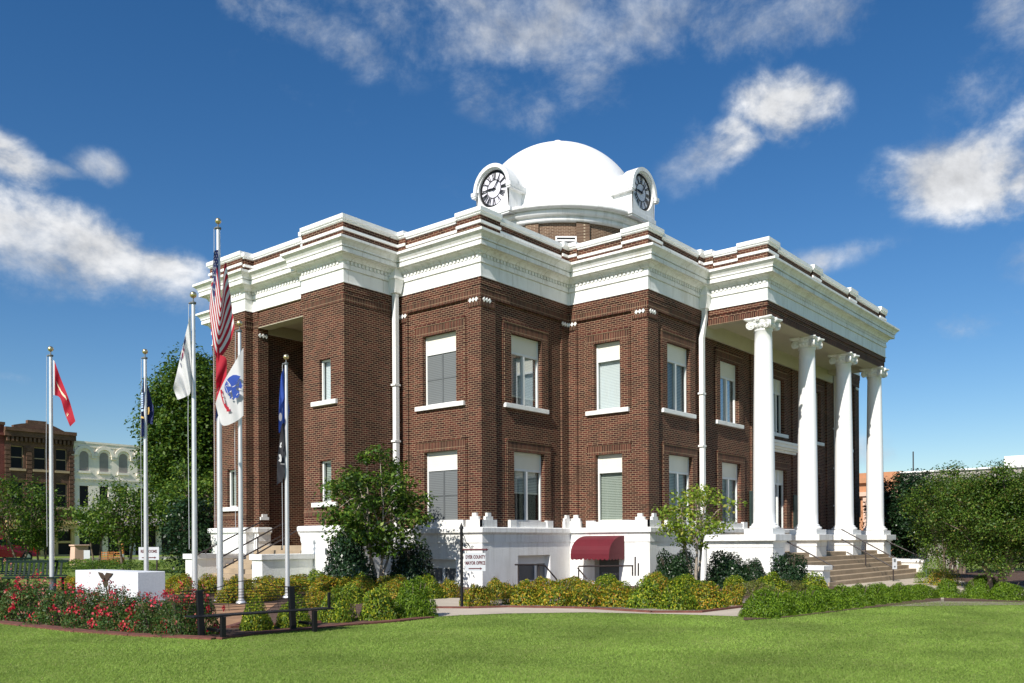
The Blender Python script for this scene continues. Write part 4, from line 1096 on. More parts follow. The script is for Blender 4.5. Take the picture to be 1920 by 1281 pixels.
# ------------------------------------------------------------------ foliage
def leaf_object(name, P, Nr, size, mat, rng, aspect=0.55, parent=None, link=True):
    n = len(P)
    a = rng.normal(size=(n, 3)); Nr = Nr / (np.linalg.norm(Nr, axis=1, keepdims=True) + 1e-9)
    T = a - Nr * (a * Nr).sum(1, keepdims=True); T /= np.linalg.norm(T, axis=1, keepdims=True) + 1e-9
    Bn = np.cross(Nr, T)
    L = (size * rng.uniform(0.65, 1.3, n))[:, None]
    V = np.empty((n, 4, 3), np.float32)
    V[:, 0] = P - T * L * 0.5
    V[:, 1] = P + Bn * L * aspect * 0.5 + Nr * L * 0.10
    V[:, 2] = P + T * L * 0.5 - Nr * L * 0.06
    V[:, 3] = P - Bn * L * aspect * 0.5 + Nr * L * 0.10
    me = bpy.data.meshes.new(name)
    me.vertices.add(n * 4); me.loops.add(n * 4); me.polygons.add(n)
    me.vertices.foreach_set('co', V.ravel())
    me.loops.foreach_set('vertex_index', np.arange(n * 4, dtype=np.int32))
    me.polygons.foreach_set('loop_start', np.arange(0, n * 4, 4, dtype=np.int32))
    me.polygons.foreach_set('loop_total', np.full(n, 4, np.int32))
    me.update(calc_edges=True); me.validate()
    me.materials.append(mat)
    o = bpy.data.objects.new(name, me)
    if link: COL.objects.link(o)
    if parent: o.parent = parent
    return o
def lumps(D, rng, k=7, amp=0.16, freq=3.0):
    s = np.zeros(len(D))
    for _ in range(k):
        w = rng.normal(size=3) * freq
        s += np.cos(D @ w + rng.uniform(0, 6.28))
    return 1 + amp * s / math.sqrt(k) * 1.2
def mound_pts(n, rx, ry, h, rng, amp=0.16, fill=0.55, low=-0.05, freq=3.0):
    D = rng.normal(size=(n * 2, 3)); D /= np.linalg.norm(D, axis=1, keepdims=True)
    D[:, 2] = np.abs(D[:, 2]) * 1.0 + low
    D = D[:n]
    f = (fill + (1 - fill) * rng.uniform(0, 1, n) ** 0.5) * lumps(D, rng, amp=amp, freq=freq)
    P = D * f[:, None] * np.array([rx, ry, h])
    P[:, 2] = np.maximum(P[:, 2], 0.03 * h)
    # sides of a clipped bush are steep: spread the lower part
    sp = 1 + 0.18 * np.clip(1 - P[:, 2] / (0.6 * h), 0, 1)
    P[:, 0] *= sp; P[:, 1] *= sp
    Nr = D * np.array([1, 1, 1.2]) + rng.normal(size=D.shape) * 0.65
    return P.astype(np.float32), Nr
def stems(rng, k, rx, h, r=0.012):
    s_ = MB()
    for _ in range(k):
        a = rng.uniform(0, 6.28); q_ = rng.uniform(0.3, 0.8)
        s_.tube([(0.05 * math.cos(a), 0.05 * math.sin(a), -0.06), (rx * q_ * 0.6 * math.cos(a), rx * q_ * 0.6 * math.sin(a), h * 0.45), (rx * q_ * math.cos(a), rx * q_ * math.sin(a), h * 0.85)], [r, r * 0.8, r * 0.4], 5)
    return s_
def shrub_proto(name, seed, n, rx, h, leaf, mat, amp=0.16, aspect=0.55, fill=0.5, blossoms=None, freq=3.0):
    """a root Empty > foliage, stems (> blossoms)"""
    rng = np.random.default_rng(seed)
    r = empty(name)
    P, Nr = mound_pts(n, rx, rx, h, rng, amp, fill, freq=freq)
    leaf_object('foliage', P, Nr, leaf, mat, rng, aspect, r)
    stems(rng, 7, rx, h).build('stems', M['bark'], r)
    if blossoms:
        for (cnt, per, sz, mt, rad) in blossoms:
            D = rng.normal(size=(cnt, 3)); D[:, 2] = np.abs(D[:, 2]) * 0.9 + 0.12; D /= np.linalg.norm(D, axis=1, keepdims=True)
            C = D * lumps(D, rng, amp=amp, freq=freq)[:, None] * np.array([rx, rx, h]) * rng.uniform(0.97, 1.12, (cnt, 1))
            k_ = np.repeat(np.arange(cnt), per)
            spread = (rng.uniform(0.6, 1.5, cnt) * rad)[k_][:, None]
            PP = C[k_] + rng.normal(size=(len(k_), 3)) * spread
            NN = D[k_] + rng.normal(size=(len(k_), 3)) * 0.7
            leaf_object('blossoms', PP.astype(np.float32), NN, sz, mt, rng, 0.9, r)
    return r
def hide_proto(r):
    for ch in list(r.children): bpy.data.objects.remove(ch)
    bpy.data.objects.remove(r)
def put(proto, p, sx, sz, rot, label, cat, group):
    c = copy_tree(proto)
    c.location = (p[0], p[1], gz(p[0], p[1]))
    c.scale = (sx, sx, sz); c.rotation_euler = (0, 0, rot)
    tag(c, label, cat, group)
    return c
rr = random.Random(5)
nan = [shrub_proto('nandina_shrub', 11 + i, 4200, 0.46, 0.60, 0.056, M['lf_nan'], 0.17) for i in range(2)]
nang = [shrub_proto('nandina_shrub', 21 + i, 4200, 0.46, 0.60, 0.056, M['lf_nang'], 0.17) for i in range(2)]
box = [shrub_proto('boxwood_shrub', 31 + i, 7500, 0.42, 0.50, 0.050, M['lf_box'], 0.11, 0.32, 0.45) for i in range(3)]
holly = [shrub_proto('holly_shrub', 41 + i, 11000, 0.8, 1.25, 0.085, M['lf_dark'], 0.2, 0.55, 0.2) for i in range(2)]
rose = [shrub_proto('rose_bush', 51 + i, 3000, 0.55, 0.72, 0.052, M['lf_rose'], 0.22, 0.6, 0.5, [(10, 20, 0.055, M['petal'], 0.045), (14, 6, 0.045, M['petals'], 0.03)]) for i in range(3)]
olive = [shrub_proto('juniper_groundcover', 61, 2200, 0.6, 0.35, 0.05, M['lf_olive'], 0.2, 0.4)]
def row(protos, lst, wide, name_lab, cat, group, hs=1.0):
    """lst: (u, v, width px, height px) of each plant as the photograph shows its foot and extent"""
    for i, (u, v, wpx, hpx, *zz) in enumerate(lst):
        p = gp(u, v); Z = (p - EYE).dot(FW)
        if zz: Z = zz[0]; p = atz(u, 1015, Z)
        w = wpx * Z / FPX; h = hpx * Z / FPX
        pr, pw, ph = rr.choice(protos)
        if not zz: p = p + FW * (w * 0.45)
        put(pr, p, w / (2 * pw), h / ph, rr.uniform(0, 6.28), name_lab.format(ORD[i], len(lst)), cat, group)
NAN = [(q_, 0.52, 0.60) for q_ in nan]; NANG = [(q_, 0.52, 0.60) for q_ in nang]; BOX = [(q_, 0.46, 0.50) for q_ in box]
HOL = [(q_, 0.9, 1.25) for q_ in holly]; ROS = [(q_, 0.62, 0.76) for q_ in rose]
row(NANG[:1] + NAN, [(893, 1138, 64, 44), (985, 1136, 78, 50), (1045, 1137, 80, 52), (1105, 1138, 80, 52), (1160, 1139, 78, 50), (1218, 1142, 78, 54), (1276, 1145, 84, 56), (1335, 1144, 84, 54), (1378, 1136, 56, 44)], 1,
    '{} nandina from the sign post in the front row beside the path', 'shrub', 'nandinas along the curved path')
row(NAN + NANG, [(935, 1124, 60, 42), (1010, 1115, 70, 34), (1085, 1114, 74, 34), (1150, 1112, 74, 34), (1235, 1112, 60, 40), (1300, 1108, 70, 30), (1210, 1098, 60, 28)], 1,
    '{} nandina from the sign post in the row nearer the base wall', 'shrub', 'nandinas behind the path row')
row(NANG, [(470, 1184, 66, 58), (541, 1178, 66, 58), (622, 1168, 72, 62), (705, 1165, 78, 66)], 1,
    '{} green and gold nandina from the bench end in the bed edge row', 'shrub', 'nandinas by the bench')
row(NAN + NANG[:1], [(585, 1140, 60, 34), (655, 1132, 70, 36), (735, 1128, 64, 40), (800, 1124, 60, 42), (838, 1122, 46, 38), (480, 1128, 60, 30), (425, 1132, 60, 36), (520, 1118, 70, 36), (590, 1110, 80, 38), (660, 1110, 80, 38), (730, 1112, 60, 30)], 1,
    '{} nandina in the band between the flagpoles and the dogwood', 'shrub', 'nandinas round the flagpoles')
row(NAN, [(500, 1098, 76, 30, 24.6), (555, 1096, 84, 34, 24.4), (615, 1094, 84, 34, 23.8), (675, 1094, 80, 34, 23.6), (740, 1094, 80, 34, 24.2), (345, 1126, 62, 40, 23.0), (392, 1124, 56, 38, 23.4), (440, 1115, 56, 34, 23.4), (120, 1110, 60, 30), (330, 1106, 60, 30, 24.0)], 1,
    '{} gold tinted nandina in front of the side stairs and monument', 'shrub', 'nandinas before the side stairs')
row(BOX, [(770, 1160, 84, 76)], 1, 'single large round green boxwood at the path corner', 'shrub', None)
hl = []
for i in range(13):
    t_ = i / 12; u = 1436 + (1738 - 1436) * t_ ** 0.92; v = 1160 + (1123 - 1160) * t_ ** 0.92
    hl.append((u, v, 78 - 24 * t_, 55 - 24 * t_))
row(BOX, hl, 1, '{} boxwood from the lawn end of the clipped row before the front steps', 'shrub', 'boxwoods of the clipped row')
row(BOX, [(1788, 1122, 50, 36), (1846, 1124, 54, 38), (1902, 1127, 66, 40), (1858, 1104, 56, 26)], 1, '{} round boxwood past the clipped row, counted away from the steps', 'shrub', 'round boxwoods by the crape myrtle')
row(HOL, [(655, 1090, 110, 104, 25.0), (768, 1092, 88, 86, 26.0), (1262, 1094, 88, 70, 27.2), (1362, 1094, 92, 68, 27.4), (1412, 1092, 60, 54, 27.4), (1478, 1092, 86, 66, 26.8)], 1, '{} dark evergreen holly from the side stairs against the white base', 'shrub', 'dark hollies against the base')
row(NANG, [(1440, 1102, 76, 36, 25.2), (1525, 1102, 60, 34, 26.0), (1385, 1104, 66, 30, 25.6), (1225, 1100, 50, 34, 26.0)], 1, '{} bright yellow green nandina near the portico cheek wall', 'shrub', 'yellow green nandinas by the portico')
row([(olive[0], 0.66, 0.35)], [(1420, 1118, 90, 26), (1490, 1112, 90, 22)], 1, '{} low olive juniper patch behind the clipped boxwood row', 'groundcover', 'olive junipers')
row(ROS, [(-50, 1163, 110, 80), (20, 1167, 104, 78), (84, 1175, 104, 74), (150, 1182, 104, 74), (212, 1187, 100, 76), (268, 1191, 96, 70), (322, 1195, 92, 78), (368, 1192, 72, 76)], 1, '{} rose bush in the front row along the lawn, counted towards the bench', 'rose bush', 'roses along the lawn')
row(ROS, [(-20, 1146, 110, 64), (50, 1148, 104, 62), (120, 1152, 100, 54), (190, 1160, 84, 66), (240, 1162, 86, 46), (300, 1164, 88, 46), (352, 1164, 70, 70)], 1, '{} rose bush in the back row nearer the white monument, counted towards the bench', 'rose bush', 'roses before the monument')
for r in nan + nang + box + holly + rose + olive: hide_proto(r)

# trees: trunk with limbs and a crown of leaf clumps
def tree(name, label, base, h, rx, rz, zc, clumps, crad, per, leaf, mat, bark, tr=0.08, seed=1, flat=0.6, stems_=3, group=None, fork=0.35, cat='tree', jit=0.5, rim=0.35):
    rng = np.random.default_rng(seed); rd = random.Random(seed)
    root = empty(name, (base[0], base[1], gz(base[0], base[1])))
    tag(root, label, cat, group)
    C = []
    tries = 0
    while len(C) < clumps and tries < 20000:
        tries += 1
        d = rng.normal(size=3); d /= np.linalg.norm(d)
        f = rng.uniform(rim, 1.0) ** 0.6
        c = d * f * np.array([rx, rx, rz])
        if all(np.linalg.norm((c - q_) / np.array([1, 1, flat])) > crad * 0.85 for q_ in C) or tries > 9000: C.append(c)
    C = np.array(C); C[:, 2] += zc
    tk = MB(); fz = h * fork
    bases = []
    for s in range(stems_):
        a = 6.28 * s / stems_ + rd.uniform(-.4, .4); off = 0.0 if stems_ == 1 else tr * 1.4
        lean = 0.0 if stems_ == 1 else rx * 0.22
        pts = [Vector((off * math.cos(a), off * math.sin(a), -0.15)), Vector((off * 1.5 * math.cos(a) + rd.uniform(-.04, .04), off * 1.5 * math.sin(a), fz * 0.5)), Vector((lean * math.cos(a), lean * math.sin(a), fz)), Vector((lean * 1.5 * math.cos(a), lean * 1.5 * math.sin(a), zc + rz * 0.35))]
        k_ = 1.0 if stems_ == 1 else 0.62
        tk.tube(pts, [tr * k_ * 1.15, tr * k_, tr * k_ * 0.75, tr * k_ * 0.3], 9); bases.append(pts)
    for c in C:
        c = Vector(c); st_ = min(bases, key=lambda p: (p[2] - c).length)
        tt = rd.uniform(0.0, 0.9); p0 = st_[2].lerp(st_[3], tt) if c.z > st_[2].z + 0.3 else st_[1].lerp(st_[2], rd.uniform(0.5, 1))
        mid = p0.lerp(c, 0.5) + Vector((0, 0, 0.12 * (c - p0).length))
        tk.tube([p0, mid, c], [tr * 0.30, tr * 0.20, tr * 0.06], 5, caps=False)
    tk.build('trunk', bark, root)
    idx = np.repeat(np.arange(len(C)), per)
    n_ = len(idx)
    sc = rng.uniform(0.65, 1.25, len(C))
    R_ = rng.normal(size=(n_, 3)) * jit; nr = np.linalg.norm(R_, axis=1, keepdims=True)
    R_ = R_ / np.maximum(1, nr * 0.9)
    P = C[idx] + R_ * (crad * sc[idx])[:, None] * np.array([1, 1, flat])
    Nr = rng.normal(size=(n_, 3)) * 0.55 + np.array([0, 0, 0.8]) + R_ * 0.6
    leaf_object('crown', P.astype(np.float32), Nr, leaf, mat, rng, 0.6, root)
    return root
def tz(u, Z): 
    p = atz(u, 1015, Z); return (p.x, p.y)
tree('dogwood_tree', 'dogwood with layered dark green crown in front of the downspout by the side bay', (-2.55, 1.75), 4.0, 1.5, 1.62, 2.42, 54, 0.48, 170, 0.125, M['lf_dog'], M['barkl'], 0.07, 3, 0.55, 4, fork=0.22, rim=0.2)
tree('dogwood_tree', 'small pale trunked dogwood with airy lime green crown near the portico', tz(1303, 26.8), 3.4, 1.25, 0.92, 2.22, 34, 0.40, 85, 0.115, M['lf_dogl'], M['barkl'], 0.075, 8, 0.6, 3, fork=0.32)
tree('shade_tree', 'tall dense shade tree rising behind the flags at the building end', tz(364, 44), 10.4, 2.15, 4.4, 6.1, 190, 0.85, 330, 0.18, M['lf_tree'], M['bark'], 0.22, 12, 0.7, 2, fork=0.18, rim=0.2)
tree('shade_tree', 'sunlit yellow green tree at the foot of the tall shade tree', tz(372, 36), 4.4, 1.4, 1.6, 2.8, 46, 0.6, 170, 0.13, M['lf_dog'], M['bark'], 0.1, 14, 0.7, 2, fork=0.25)
tree('magnolia_shrub', 'dark glossy magnolia beside the side stairs', tz(372, 32.5), 2.9, 1.15, 1.35, 1.55, 60, 0.45, 150, 0.12, M['lf_dark'], M['bark'], 0.09, 15, 0.9, 2, cat='shrub', fork=0.15, rim=0.2)
tree('street_tree', 'bushy street tree before the brown brick building', tz(38, 40), 4.1, 1.75, 1.55, 2.45, 48, 0.62, 130, 0.13, M['lf_tree'], M['bark'], 0.09, 16, 0.75, 2, fork=0.25)
tree('street_tree', 'low street tree in front of the white building and restrooms sign', tz(235, 36), 4.0, 1.45, 1.35, 2.45, 44, 0.55, 130, 0.12, M['lf_dog'], M['bark'], 0.09, 17, 0.65, 2, fork=0.3)
tree('street_tree', 'narrow street tree half hidden by the tall flagpole with the red flag', tz(78, 41), 3.7, 0.9, 1.35, 2.2, 22, 0.5, 110, 0.12, M['lf_tree'], M['bark'], 0.07, 18, 0.8, 2, fork=0.3)
tree('street_tree', 'low wide tree reaching to the white building awning', tz(180, 37), 2.9, 1.0, 0.75, 2.1, 22, 0.45, 120, 0.12, M['lf_dog'], M['bark'], 0.06, 19, 0.6, 2, fork=0.4)
tree('crape_myrtle', 'large round crape myrtle beyond the boxwoods, leafy to the ground', tz(1868, 27.5), 3.95, 1.78, 1.70, 2.20, 62, 0.55, 900, 0.072, M['lf_myr'], M['bark'], 0.10, 21, 0.8, 5, fork=0.2, rim=0.2, jit=0.42)
tree('crape_myrtle', 'crape myrtle cut by the edge of the lawn view', tz(1975, 29.0), 4.1, 1.6, 1.75, 2.3, 55, 0.55, 700, 0.075, M['lf_myr'], M['bark'], 0.10, 22, 0.8, 5, fork=0.2, rim=0.2, jit=0.42)
tree('crape_myrtle', 'smaller crape myrtle with reddish tips between the dark tree and the large one', tz(1772, 36), 4.5, 1.3, 1.8, 2.65, 48, 0.52, 420, 0.09, M['lf_myr'], M['bark'], 0.09, 23, 0.85, 4, fork=0.2)
tree('evergreen_tree', 'very dark tree standing close behind the last column', tz(1700, 41.0), 4.7, 1.5, 1.95, 2.75, 80, 0.5, 300, 0.12, M['lf_dark'], M['bark'], 0.12, 24, 0.9, 2, fork=0.2)
tree('crape_myrtle', 'tall background crape myrtle topping the grey roof', tz(1800, 42.0), 5.0, 2.6, 1.6, 3.2, 80, 0.6, 160, 0.11, M['lf_myr'], M['bark'], 0.12, 25, 0.8, 4, fork=0.25)
tree('evergreen_tree', 'dark tree behind the crape myrtle at the end of the view', tz(1900, 45.0), 4.6, 2.6, 1.6, 3.0, 70, 0.6, 150, 0.12, M['lf_tree'], M['bark'], 0.12, 26, 0.8, 2, fork=0.25)
rp = shrub_proto('azalea_shrub', 71, 2600, 0.7, 0.7, 0.06, M['lf_nan'], 0.2)
q_ = tz(1770, 30.0); put(rp, q_, 0.8, 0.8, 0, 'reddish shrub beside the far cheek wall of the front steps', 'shrub', None)
hide_proto(rp)
rp = shrub_proto('boxwood_shrub', 72, 4200, 0.7, 1.0, 0.055, M['lf_box'], 0.12, 0.4)
q_ = tz(1752, 31.5); put(rp, q_, 0.8, 1.0, 0, 'upright green shrub tucked against the far cheek wall', 'shrub', None)
hide_proto(rp)
# low clipped hedges across the square
def hedge(name, label, a, b_, wd, h, seed, mat):
    rng = np.random.default_rng(seed); a, b_ = Vector(a), Vector(b_); L = (b_ - a).length; n_ = int(L * 900)
    d_ = (b_ - a).normalized(); nn = Vector((-d_.y, d_.x))
    s = rng.uniform(0, L, n_); th = rng.uniform(0, math.pi, n_)
    f = 0.7 + 0.3 * rng.uniform(0, 1, n_) ** 0.5; f *= 1 + 0.12 * np.cos(s * 5 + th * 2) + 0.08 * np.cos(s * 11)
    cx_, cz_ = np.sign(np.cos(th)) * np.abs(np.cos(th)) ** 0.6 * wd / 2 * f, np.abs(np.sin(th)) ** 0.6 * h * f
    P = np.stack([a.x + d_.x * s + nn.x * cx_, a.y + d_.y * s + nn.y * cx_, cz_ + np.array([gz(a.x + d_.x * x_, a.y + d_.y * x_) for x_ in s])], 1)
    Nr = np.stack([nn.x * cx_, nn.y * cx_, cz_], 1) + rng.normal(size=(n_, 3)) * 0.5
    o = leaf_object(name, P.astype(np.float32), Nr, 0.06, mat, rng, 0.5)
    tag(o, label, 'hedge')
hedge('low_hedge', 'dark low hedge running behind the green benches', tz(-60, 30.5), tz(250, 31.5), 1.1, 0.62, 81, M['hedge'])
hedge('low_hedge', 'low hedge behind the white monument below the restrooms sign', tz(150, 33), tz(400, 34.5), 1.2, 0.55, 82, M['hedge'])
hedge('low_hedge', 'bright low hedge in front of the red car and street', tz(-60, 36.5), tz(240, 38), 1.0, 0.5, 83, M['lf_box'])

# mown grass blades on the near lawn
def inside(poly, X, Y):
    r_ = np.zeros(len(X), bool); k_ = len(poly)
    for i in range(k_):
        (x1, y1), (x2, y2) = poly[i][:2], poly[(i + 1) % k_][:2]
        c_ = ((y1 > Y) != (y2 > Y)) & (X < (x2 - x1) * (Y - y1) / (y2 - y1 + 1e-12) + x1)
        r_ ^= c_
    return r_
rng = np.random.default_rng(99)
nb = 800000
Zg = 7.6 + 14.0 * rng.uniform(0, 1, nb) ** 1.25
lat = rng.uniform(-0.85, 0.85, nb) * Zg
X = EYE.x + FW.x * Zg + RT.x * lat; Y = EYE.y + FW.y * Zg + RT.y * lat
ok = ~(inside(path_poly, X, Y) | inside(lbed_poly, X, Y) | inside(mb_poly, X, Y))
X, Y, Zg = X[ok], Y[ok], Zg[ok]
nb = len(X); Zb = np.array([-0.012 * ((x_ - EYE.x) * RT.x + (y_ - EYE.y) * RT.y) for x_, y_ in zip(X, Y)])
az_ = rng.uniform(0, 6.28, nb); hb = rng.uniform(0.010, 0.024, nb) * (1 + 0.25 * np.sin(X * 2.1 + Y) * np.sin(Y * 1.7)); wb = rng.uniform(0.0028, 0.005, nb) * (0.6 + Zg / 20)
V = np.empty((nb, 3, 3), np.float32)
V[:, 0] = np.stack([X - np.cos(az_) * wb, Y - np.sin(az_) * wb, Zb], 1)
V[:, 1] = np.stack([X + np.cos(az_) * wb, Y + np.sin(az_) * wb, Zb], 1)
V[:, 2] = np.stack([X + rng.normal(size=nb) * 0.018, Y + rng.normal(size=nb) * 0.018, Zb + hb], 1)
me = bpy.data.meshes.new('grass')
me.vertices.add(nb * 3); me.loops.add(nb * 3); me.polygons.add(nb)
me.vertices.foreach_set('co', V.ravel()); me.loops.foreach_set('vertex_index', np.arange(nb * 3, dtype=np.int32))
me.polygons.foreach_set('loop_start', np.arange(0, nb * 3, 3, dtype=np.int32)); me.polygons.foreach_set('loop_total', np.full(nb, 3, np.int32))
me.update(calc_edges=True)
M['blade'] = leaf_mat('grass_blade', [(0.0, (0.225, 0.345, 0.058)), (0.5, (0.255, 0.38, 0.068)), (0.95, (0.30, 0.42, 0.085)), (1.0, (0.44, 0.44, 0.18))], 0.4, 0.6)
bt = M['blade'].node_tree
for n_ in bt.nodes:
    if n_.type == 'TEX_NOISE': n_.inputs['Scale'].default_value = 0.55; n_.inputs['Detail'].default_value = 7
    if n_.type == 'MAP_RANGE': n_.inputs['To Min'].default_value = 0.66; n_.inputs['To Max'].default_value = 1.26
me.materials.append(M['blade'])
gr = bpy.data.objects.new('grass', me); COL.objects.link(gr); tag(gr, 'short mown green lawn grass in front of the beds', 'grass', kind='stuff')
# ------------------------------------------------------------------ flagpoles and flags
def flagpole(u, Z, vtop, r0, r1, label):
    r0, r1 = r0 * 0.83, r1 * 0.85
    b_ = atz(u, 1015, Z); zt = atz(u, vtop, Z).z; g0 = gz(b_.x, b_.y)
    s = MB(); hh = zt - 0.22
    s.lathe((0, 0, 0), [(r0 * 1.0, -0.1)] + [(r0 + (r1 - r0) * k / 10, (hh - g0) * k / 10) for k in range(11)], 20)
    o = s.build('flagpole', M['alu'], None, loc=(b_.x, b_.y, g0)); tag(o, label, 'flagpole', 'flagpoles of the memorial')
    L = hh - g0
    c = MB(); c.lathe((0, 0, 0), [(r0 * 1.9, -0.05), (r0 * 1.9, 0.03), (r0 * 1.5, 0.06), (r0 * 1.02, 0.09)], 20); c.build('base_collar', M['alu'], o)
    c = MB(); c.lathe((0, 0, 0), [(r1 * 1.0, L), (r1 * 1.6, L + 0.005), (r1 * 1.6, L + 0.04), (0.014, L + 0.06), (0.012, L + 0.12), (0.01, L + 0.13)], 14); c.tube([(0, 0, L + 0.02), tuple(-RT * 0.09 + Vector((0, 0, L + 0.02)))], 0.02, 6); c.build('truck', M['screen'], o)
    c = MB(); rb = 0.068; c.lathe((0, 0, L + 0.12 + rb), [(rb * math.sin(a), -rb * math.cos(a)) for a in [math.pi * k / 12 for k in range(13)]], 18); c.build('ball_finial', M['gold'], o)
    c = MB(); q0 = -RT * 0.085 - FW * 0.02; c.tube([tuple(q0 + Vector((0, 0, L))), tuple(q0 * 1.3 + Vector((0, 0, L * 0.6))), tuple(q0 * 1.2 + Vector((0, 0, 1.2)))], 0.006, 5); c.build('halyard', M['signw'], o)
    return o
PZ = dict(red=22.0, navy=22.6, cg=18.0, us=20.2, army=19.5, pow=21.5)
flagpole(97, PZ['red'], 652, 0.075, 0.045, 'silver flagpole flying the single red flag')
flagpole(274, PZ['navy'], 657, 0.075, 0.045, 'silver flagpole flying the navy blue flag in front of the restrooms sign')
flagpole(365, PZ['cg'], 550, 0.07, 0.042, 'silver flagpole holding the limp white flag with dark marks')
flagpole(412.5, PZ['us'], 412, 0.085, 0.05, 'tallest silver flagpole carrying the stars and stripes')
flagpole(451.5, PZ['army'], 604, 0.07, 0.042, 'silver flagpole with the white flag bearing a blue emblem')
flagpole(538.5, PZ['pow'], 667, 0.07, 0.042, 'silver flagpole with blue flag above a black flag')

def cloth(name, hexes, rough=0.75):
    return [plain(name + '_' + k, c, rough, 0.05, 8.0) for k, c in hexes]
CW = plain('white_flag_cloth', (0.80, 0.80, 0.80), 0.75, 0.04, 6.0)
CR = plain('red_flag_cloth', (0.50, 0.012, 0.035), 0.75, 0.06, 6.0)
CN = plain('navy_flag_cloth', (0.022, 0.035, 0.14), 0.75, 0.08, 6.0)
CB = plain('blue_flag_cloth', (0.03, 0.085, 0.42), 0.75, 0.06, 6.0)
CK = plain('black_flag_cloth', (0.012, 0.012, 0.018), 0.75, 0.1, 6.0)
CG = plain('golden_flag_print', (0.65, 0.42, 0.12), 0.75, 0.06, 6.0)
CC = plain('cream_flag_print', (0.72, 0.60, 0.42), 0.75, 0.06, 6.0)
def translucent(mt, k=0.35):
    t_ = mt.node_tree; b_ = t_.nodes['Principled BSDF']; out = [n_ for n_ in t_.nodes if n_.type == 'OUTPUT_MATERIAL'][0]
    tr = N(t_, 'ShaderNodeBsdfTranslucent'); src = b_.inputs['Base Color'].links[0].from_socket
    t_.links.new(src, tr.inputs[0]); mx_ = N(t_, 'ShaderNodeMixShader'); mx_.inputs[0].default_value = k
    t_.links.new(b_.outputs[0], mx_.inputs[1]); t_.links.new(tr.outputs[0], mx_.inputs[2]); t_.links.new(mx_.outputs[0], out.inputs[0])
for mt in (CW, CR, CN, CB): translucent(mt)
def catmull(vals, ts, t_):
    for i in range(len(ts) - 1):
        if t_ <= ts[i + 1] or i == len(ts) - 2: break
    a = (t_ - ts[i]) / (ts[i + 1] - ts[i])
    p1, p2 = np.array(vals[i], float), np.array(vals[i + 1], float)
    p0 = np.array(vals[i - 1], float) if i > 0 else 2 * p1 - p2
    p3 = np.array(vals[i + 2], float) if i + 2 < len(vals) else 2 * p2 - p1
    return 0.5 * (2 * p1 + (p2 - p0) * a + (2 * p0 - 5 * p1 + 4 * p2 - p3) * a * a + (3 * p1 - p0 - 3 * p2 + p3) * a ** 3)
def flag(label, Z, cols, colour, mats, nt_=26, ns=26, folds=3.0, amp=0.035, ph=0.0, cat='flag'):
    ts = [c[0] for c in cols]
    def S(s, t_, off=0.0):
        top = catmull([c[1] for c in cols], ts, t_); bot = catmull([c[2] for c in cols], ts, t_); d_ = float(catmull([[c[3]] for c in cols], ts, t_)[0])
        p = top + (bot - top) * s
        w = min(1, t_ * 5)
        d_ += amp * w * math.sin(2 * math.pi * (folds * t_ + 0.35 * s) + ph) + amp * 0.4 * w * math.sin(5.1 * s + 9 * t_ + ph)
        return atz(p[0], p[1], Z - d_ - off)
    f = MB()
    f.v = [tuple(S(j / ns, i / nt_)) for j in range(ns + 1) for i in range(nt_ + 1)]
    for j in range(ns):
        for i in range(nt_):
            f.f.append([j * (nt_ + 1) + i, j * (nt_ + 1) + i + 1, (j + 1) * (nt_ + 1) + i + 1, (j + 1) * (nt_ + 1) + i]); f.m.append(colour((j + .5) / ns, (i + .5) / nt_)); f.s.append(True)
    o = f.build('flag', mats); tag(o, label, cat, 'flags of the memorial')
    return o, S
def pxpoly(mb, pts, Z, m=0): mb.poly([tuple(atz(u, v, Z)) for u, v in pts], m)
# red flag
Z = PZ['red']
o, S = flag('red flag with a cream scroll, drooping from the pole nearest the brown brick building', Z, [(0, (99.5, 676), (100, 741), 0.05), (0.08, (102.5, 678), (103, 741.5), 0.05), (0.3, (113, 707), (113, 747), 0.02), (0.6, (126.5, 741), (120.5, 772), 0.05), (0.8, (133.5, 762), (126, 787), 0.03), (1, (141.5, 790), (131.5, 800), 0.04)], lambda s, t_: 1 if t_ < 0.06 else 0, [CR, CW], folds=2.2, amp=0.03)
em = MB()
for (s0, t0, s1, t1, w) in [(0.55, 0.16, 0.62, 0.26, 0.05), (0.62, 0.26, 0.60, 0.36, 0.06), (0.60, 0.36, 0.45, 0.46, 0.07), (0.45, 0.46, 0.30, 0.54, 0.06), (0.30, 0.54, 0.28, 0.60, 0.04), (0.75, 0.72, 0.85, 0.76, 0.06), (0.85, 0.76, 0.6, 0.79, 0.05)]:
    for a in range(4):
        q1, q2 = a / 4, (a + 1) / 4
        em.quad(*[tuple(S(s_, t_, 0.012)) for s_, t_ in ((s0 + (s1 - s0) * q1 - w, t0 + (t1 - t0) * q1), (s0 + (s1 - s0) * q2 - w, t0 + (t1 - t0) * q2), (s0 + (s1 - s0) * q2 + w, t0 + (t1 - t0) * q2), (s0 + (s1 - s0) * q1 + w, t0 + (t1 - t0) * q1))])
em.build('emblem', CC, o)
